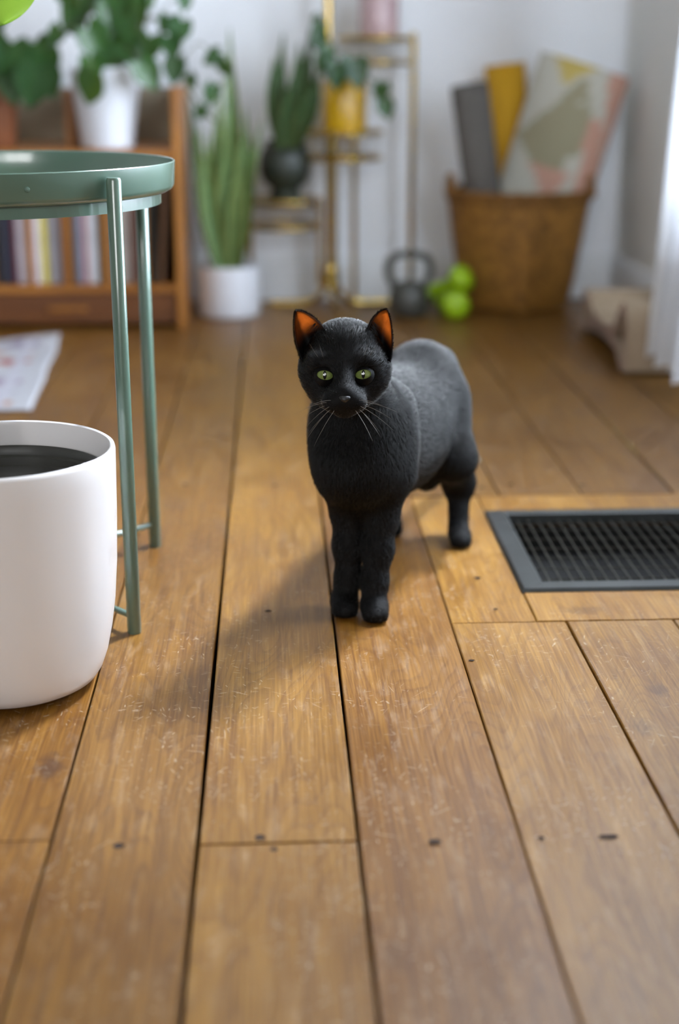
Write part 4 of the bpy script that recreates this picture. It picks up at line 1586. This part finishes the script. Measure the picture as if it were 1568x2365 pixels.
c = Vector((.034, SY, .2860))
dp = thing('dark_pot_plant', c, 'dark snake plant in a round blackish green footed pot on the lowest tier', 'potted plant')
B().lathe([(0, .001), (.036, 0), (.040, .003), (.041, .018), (.036, .024), (.038, .028), (.055, .042), (.0655, .064), (.0685, .086), (.0645, .112), (.054, .132), (.0485, .140), (.0495, .148), (.047, .150), (.044, .146), (.043, .12), (0, .118)], c, 72).out('pot', MT['darkpot'], dp, True)
B().lathe([(0, .136), (.03, .135), (.044, .132)], c, 24).out('soil', MT['soil'], dp, True)
for (bx, by, tx, ty, yt, w, bend, tw) in [(655, 335, 655, 75, 3.72, .028, (-.02, 0, 0), (.2, .3)), (668, 335, 690, 95, 3.70, .030, (.012, 0, 0), (-.2, .1)), (675, 335, 718, 60, 3.73, .030, (.01, 0, 0), (.4, -.2)),
                                          (648, 335, 632, 130, 3.7, .026, (-.02, 0, 0), (.5, .1)), (682, 335, 735, 150, 3.70, .030, (.02, 0, 0), (-.5, .2)), (662, 335, 672, 180, 3.68, .032, (0, -.01, 0), (.1, .2)), (672, 335, 705, 205, 3.68, .03, (.01, 0, 0), (-.1, .4))]:
    bs = PY(bx, by, 3.72); bs.z = c.z + .132
    snake_leaf(dp, bs, PY(tx, ty, yt), w, bend, tw, -.03)

# ------------------------------------------------------------------ kettlebell
kc = Vector((.348, 3.655, 0))
kb = thing('kettlebell', kc, 'grey cast iron kettlebell standing on the floor before the brass stand', 'kettlebell')
B().lathe([(0, .0), (.036, .0), (.041, .002), (.0475, .012), (.0515, .028), (.0525, .045), (.0490, .064), (.0410, .079), (.030, .088), (.016, .092), (0, .093)], kc, 56).out('bell', MT['iron'], kb, True)
hp = [(-.036, .072), (-.046, .090), (-.0545, .112), (-.0535, .135), (-.043, .152), (-.022, .1585), (0, .1595)]
pts = [Vector((x, 0, z)) for x, z in hp] + [Vector((-x, 0, z)) for x, z in reversed(hp[:-1])]
B().tube([p + kc for p in bez(pts, 6)], .0098, 16).out('handle', MT['iron'], kb, True)


# ------------------------------------------------------------------ dumbbells
def dumbbell(label, a, b_, rh=.034):
    a, b_ = Vector(a), Vector(b_)
    o = thing('dumbbell', ((a.x + b_.x) / 2, (a.y + b_.y) / 2, min(a.z, b_.z) - rh), label, 'dumbbell', 'pair of lime dumbbells')
    q = (b_ - a).to_track_quat('Z', 'Y').to_matrix().to_4x4()
    for p, s in ((a, -1), (b_, 1)):
        Mx = Matrix.Translation(p) @ q
        B().lathe([(0, -.026), (.018, -.025), (.029, -.020), (.0345, -.010), (.036, 0), (.0345, .010), (.029, .020), (.018, .025), (0, .026)], (0, 0, 0), 40, M=Mx).out('head', MT['lime'], o, True)
    B().tube([a, a + (b_ - a) * .5, b_], [.0135, .0150, .0135], 18).out('handle', MT['lime'], o, True)


dumbbell('lime green dumbbell lying with one round end toward the viewer', (.462, 3.600, .036), (.456, 3.735, .036))
dumbbell('lime green dumbbell tilted up, one end resting on the other dumbbell', (.378, 3.735, .037), (.482, 3.662, .094))

# ------------------------------------------------------------------ basket with rolled mats
bcx, bcy = .641, 3.755
bk = thing('wicker_basket', (bcx, bcy, 0), 'honey coloured woven basket, square base and round mouth, in the room corner', 'basket')
NU, NV, HB = 144, 60, .303


def bshape(u, v):
    a = 2 * math.pi * u
    top_ = Vector((math.cos(a) * .186, math.sin(a) * .166, 0))
    # square base turned on its corner (superellipse)
    ca, sa = math.cos(a), math.sin(a)
    r = 1 / (abs(ca) ** 1.12 + abs(sa) ** 1.12) ** (1 / 1.12)
    bot = Vector((ca * r * .134, sa * r * .104, 0))
    e = v ** .68
    return bot.lerp(top_, e) + Vector((bcx, bcy, .003 + HB * v))


V, Fc = [], []
for i in range(NV + 1):
    v = i / NV
    for j in range(NU):
        u = j / NU
        p = bshape(u, v)
        c = Vector((bcx, bcy, p.z))
        ridge = .0028 * abs(math.sin(math.pi * i / 2)) * (1 if ((j // 4) + (i // 2)) % 2 else -.6)
        p = p + (p - c).normalized() * ridge
        V.append(p)
for i in range(NV):
    for j in range(NU):
        j2 = (j + 1) % NU
        Fc.append((i * NU + j, i * NU + j2, (i + 1) * NU + j2, (i + 1) * NU + j))
n0 = len(V)
for i in range(0, NV + 1, 4):
    for j in range(0, NU, 3):
        p = bshape(j / NU, i / NV)
        c = Vector((bcx, bcy, p.z))
        V.append(p - (p - c).normalized() * .009)
n1_ = NU // 3
for i in range(NV // 4):
    for j in range(n1_):
        j2 = (j + 1) % n1_
        Fc.append((n0 + i * n1_ + j, n0 + (i + 1) * n1_ + j, n0 + (i + 1) * n1_ + j2, n0 + i * n1_ + j2))
Fc.append(tuple(n0 + j for j in range(n1_)))
mesh('basket_body', V, Fc, MT['wicker'], bk, True)
for k, (r_, z) in enumerate(((.0075, HB + .002), (.006, HB - .016))):
    V, Fc = [], []
    for j in range(NU):
        p = bshape(j / NU, z / HB)
        c = Vector((bcx, bcy, p.z))
        d = (p - c).normalized()
        for q in range(8):
            a = 2 * math.pi * q / 8
            rr = r_ * (1 + .18 * math.sin(j * 1.4))
            V.append(p + d * (rr * math.cos(a)) + Vector((0, 0, rr * math.sin(a))))
    for j in range(NU):
        j2 = (j + 1) % NU
        for q in range(8):
            Fc.append((j * 8 + q, j2 * 8 + q, j2 * 8 + (q + 1) % 8, j * 8 + (q + 1) % 8))
    mesh('basket_rim', V, Fc, MT['wickerdark'], bk, True)
for s in (-1, 1):
    pts = [Vector((bcx + s * .181, bcy - .050 + .010 * i, .298 + .046 * math.sin(math.pi * i / 8))) for i in range(9)]
    B().tube(pts, .0115, 10).out('basket_handle', MT['wickerdark'], bk, True)


def roll(name, label, cat, top_, bot, rx, ry, m, turns=3, col=None):
    """rolled mat: spiral sheet extruded along an axis"""
    top_, bot = Vector(top_), Vector(bot)
    ax = (top_ - bot).normalized()
    side = Vector((1, 0, 0)); side = (side - ax * side.dot(ax)).normalized()
    fr = ax.cross(side)
    n = 150
    V, Fc, C = [], [], []
    rows = 60 if col else 2
    for i in range(rows):
        t = i / (rows - 1)
        c = bot.lerp(top_, t)
        for k in range(n):
            a = 2 * math.pi * turns * k / (n - 1)
            s = 1 - .62 * (1 - k / (n - 1))
            p = c + side * (math.cos(a + 1.2) * rx * s) + fr * (math.sin(a + 1.2) * ry * s)
            V.append(p)
            if col: C.append(col(math.cos(a + 1.2) * s, math.sin(a + 1.2), t, k > n * .55))
    for i in range(rows - 1):
        for k in range(n - 1):
            Fc.append((i * n + k, i * n + k + 1, (i + 1) * n + k + 1, (i + 1) * n + k))
    o = mesh(name, V, Fc, m, None, True, origin=bot, col=C if col else None)
    so = o.modifiers.new('thickness', 'SOLIDIFY')
    so.thickness = .0045
    so.offset = -1
    return setp(o, label, cat)


roll('yoga_mat', 'rolled grey yoga mat standing at the near side of the basket', 'yoga mat', (.492, 3.690, .572), (.585, 3.735, .03), .052, .052, MT['greymat'])
roll('yoga_mat', 'rolled mustard yellow yoga mat behind the grey one in the basket', 'yoga mat', (.605, 3.855, .622), (.672, 3.835, .02), .058, .056, MT['yellowmat'])


def tri(p, a, b_, c):
    d = lambda q, r, s: (s[0] - q[0]) * (r[1] - q[1]) - (s[1] - q[1]) * (r[0] - q[0])
    x, y, z = d(a, b_, p), d(b_, c, p), d(c, a, p)
    return (x >= 0 and y >= 0 and z >= 0) or (x <= 0 and y <= 0 and z <= 0)


CR, OL, PK, YE, RO = srgb(196, 194, 182)[:3], srgb(158, 152, 126)[:3], srgb(198, 156, 138)[:3], srgb(194, 174, 100)[:3], srgb(178, 120, 96)[:3]


def patt(s, f, t, outer):
    if f > .25: return OL
    p = (s, t)
    if tri(p, (-.62, 1.0), (.28, 1.0), (-.32, .90)): return YE
    if tri(p, (.42, 1.02), (1.05, 1.02), (1.05, .55)): return PK
    if tri(p, (.42, 1.02), (.45, .45), (1.0, .55)): return CR if t > .8 else PK
    if tri(p, (.55, .78), (.82, .40), (.5, .36)): return RO
    if tri(p, (-.45, .56), (.35, .56), (.05, .42)): return PK
    if tri(p, (-.85, .66), (.05, .96), (.22, .56)) or tri(p, (-.85, .66), (.3, .56), (-.3, .52)): return OL
    if tri(p, (.05, .96), (.4, .8), (.28, .52)): return OL
    return CR


roll('picnic_blanket', 'thick rolled blanket printed with cream, pink and olive triangles, leaning right in the basket', 'blanket', (.795, 3.765, .622), (.622, 3.765, .03), .133, .062, MT['print_'], 3, patt)

# ------------------------------------------------------------------ cardboard cat scratcher lounge
A0, A1 = Vector((.730, 2.893, 0)), Vector((.752, 3.44, 0))
dl = (A1 - A0)
LN = dl.length
dl.normalize()
wd = Vector((dl.y, -dl.x, 0))
sl = thing('cat_scratcher', A0 + dl * LN / 2 + wd * .06, 'wavy corrugated cardboard cat scratcher lounge along the right wall under the curtain', 'cat scratcher')
H_S = .185


def ribbon(name, prof, th, width, m, mside):
    P2 = [Vector((p[0], p[1])) for p in prof]
    n = len(P2)
    L_, R_ = [], []
    for i in range(n):
        t = (P2[min(i + 1, n - 1)] - P2[max(i - 1, 0)]).normalized()
        nn = Vector((-t.y, t.x))
        L_.append(P2[i] + nn * th / 2)
        R_.append(P2[i] - nn * th / 2)
    loop = L_ + list(reversed(R_))
    k = len(loop)
    V = []
    for w in (0, width):
        for q in loop:
            V.append(A0 + dl * q.x + wd * w + Vector((0, 0, max(q.y, .0005))))
    Fc = [(i, (i + 1) % k, (i + 1) % k + k, i + k) for i in range(k)]
    for i in range(n - 1):
        Fc.append((i, i + 1, k - 2 - i, k - 1 - i))
        Fc.append((k + i, k + k - 1 - i, k + k - 2 - i, k + i + 1))
    o = mesh(name, V, Fc, m, sl, False)
    o.data.materials.append(mside)
    for i, p in enumerate(o.data.polygons):
        if i >= k: p.material_index = 1
    return o


c3 = lambda pts: [(q.x, q.z) for q in bez([(p[0], 0, p[1]) for p in pts], 10)]
ribbon('seat_band', c3([(.014, .008), (.016, .07), (.022, .118), (.050, .136), (.095, .110), (.15, .070), (LN / 2, .054), (LN - .15, .060), (LN - .095, .080), (LN - .050, .096), (LN - .022, .084), (LN - .016, .05), (LN - .014, .008)]), .024, .19, MT['cardboard'], MT['cardside'])
ribbon('base_band', c3([(.026, .012), (.06, .018), (.12, .044), (LN / 2, .046), (LN - .12, .038), (LN - .06, .018), (LN - .026, .012)]), .020, .19, MT['cardboard'], MT['cardside'])

# ------------------------------------------------------------------ curtain
cu_o = Vector((.80, 2.55, .05))
n, rows = 120, 40
V, Fc = [], []
for r in range(rows + 1):
    t = r / rows
    z = .048 + 2.25 * t
    for k in range(n + 1):
        s = k / n
        ph = s * 3.2 * 2 * math.pi
        y = 2.835 - s * .24
        amp = .026 * (1 - .45 * t) * (1 + .25 * math.sin(s * 9))
        x = .782 + .032 * min(1, z / .75) + .02 * max(0, z - .75) / 1.5 - amp * math.cos(ph + .25 * math.sin(t * 3)) - .004 * math.sin(t * 6 + s * 9)
        y += .010 * math.sin(2 * ph) * (1 - .4 * t)
        hem = (.010 * (1 - math.cos(ph)) + .006 * math.sin(s * 11)) * max(0, 1 - t * 30)
        V.append((x, y, z + hem))
for r in range(rows):
    for k in range(n):
        Fc.append((r * (n + 1) + k, r * (n + 1) + k + 1, (r + 1) * (n + 1) + k + 1, (r + 1) * (n + 1) + k))
cu = thing('curtain', cu_o, 'white cotton curtain hanging in folds at the right wall', 'curtain')
o = mesh('curtain_cloth', V, Fc, MT['curtain'], cu, True)
B().tube([(.84, .6, 2.32), (.84, 2.95, 2.32)], .011, 16).out('curtain_rod', MT['frame'], cu, True)
for yy in (.7, 2.9):
    B().tube([(.84, yy, 2.32), (.945, yy, 2.32)], .007, 12).out('rod_bracket', MT['frame'], cu, True)

# ------------------------------------------------------------------ rug
r0, r1 = PG(140, 788), PG(73, 951)
ed = (r1 - r0); RL = ed.length; ed.normalize()
lf_ = Vector((ed.y, -ed.x, 0))
if lf_.x > 0: lf_ = -lf_
n1_, n2_ = 90, 60
RW = 1.1
V, Fc, C = [], [], []
for i in range(n2_ + 1):
    for j in range(n1_ + 1):
        u, v = j / n1_, i / n2_
        p = r0 + ed * (RL * v) + lf_ * (RW * u)
        p += lf_ * (.004 * mnoise.noise((v * 9, 3, u)))
        p.z = .0035 + .0025 * mnoise.noise((p.x * 9, p.y * 9, 1)) * 1 + .012 * max(0, 1 - ((u - .0) ** 2 + (v - 0.0) ** 2) * 60)
        V.append(p)
        X_, Y_ = u * RW, v * RL
        c = (.56, .55, .58)
        if .042 < X_ < 1.0:
            row = int(Y_ / .1)
            f = (Y_ / .1) % 1
            w = abs(((X_ / .16) + .5 * (row % 2)) % 1 - .5)
            if f > .35 and w < .34 * (1 - abs(f - .67) * 2.4):
                c = [(.30, .24, .34), (.52, .20, .06), (.42, .07, .02), (.46, .09, .03), (.34, .24, .34)][row % 5]
        if .055 < X_ < .075: c = (.58, .56, .62)
        C.append(c)
for i in range(n2_):
    for j in range(n1_):
        a = i * (n1_ + 1) + j
        Fc.append((a, a + 1, a + n1_ + 2, a + n1_ + 1))
rg = mesh('rug', V, Fc, MT['rug'], None, True, col=C)
so = rg.modifiers.new('thickness', 'SOLIDIFY'); so.thickness = .004; so.offset = 0
setp(rg, 'flat woven white rug with rust red motifs behind the planter', 'rug')

# ------------------------------------------------------------------ crumb on the floor
cp = PG(1100, 1068)
V, Fc = [], []
bm = bmesh.new()
bmesh.ops.create_icosphere(bm, subdivisions=2, radius=1)
for v in bm.verts:
    k = 1 + .35 * mnoise.noise(v.co * 1.7)
    V.append((cp.x + v.co.x * .0062 * k, cp.y + v.co.y * .004 * k, .0042 + v.co.z * .0034 * k))
bm.verts.index_update()
Fc = [tuple(v.index for v in f.verts) for f in bm.faces]
bm.free()
setp(mesh('crumb', V, Fc, MT['crumb'], None, True), 'small pale crumb on the boards just behind the cat', 'crumb')
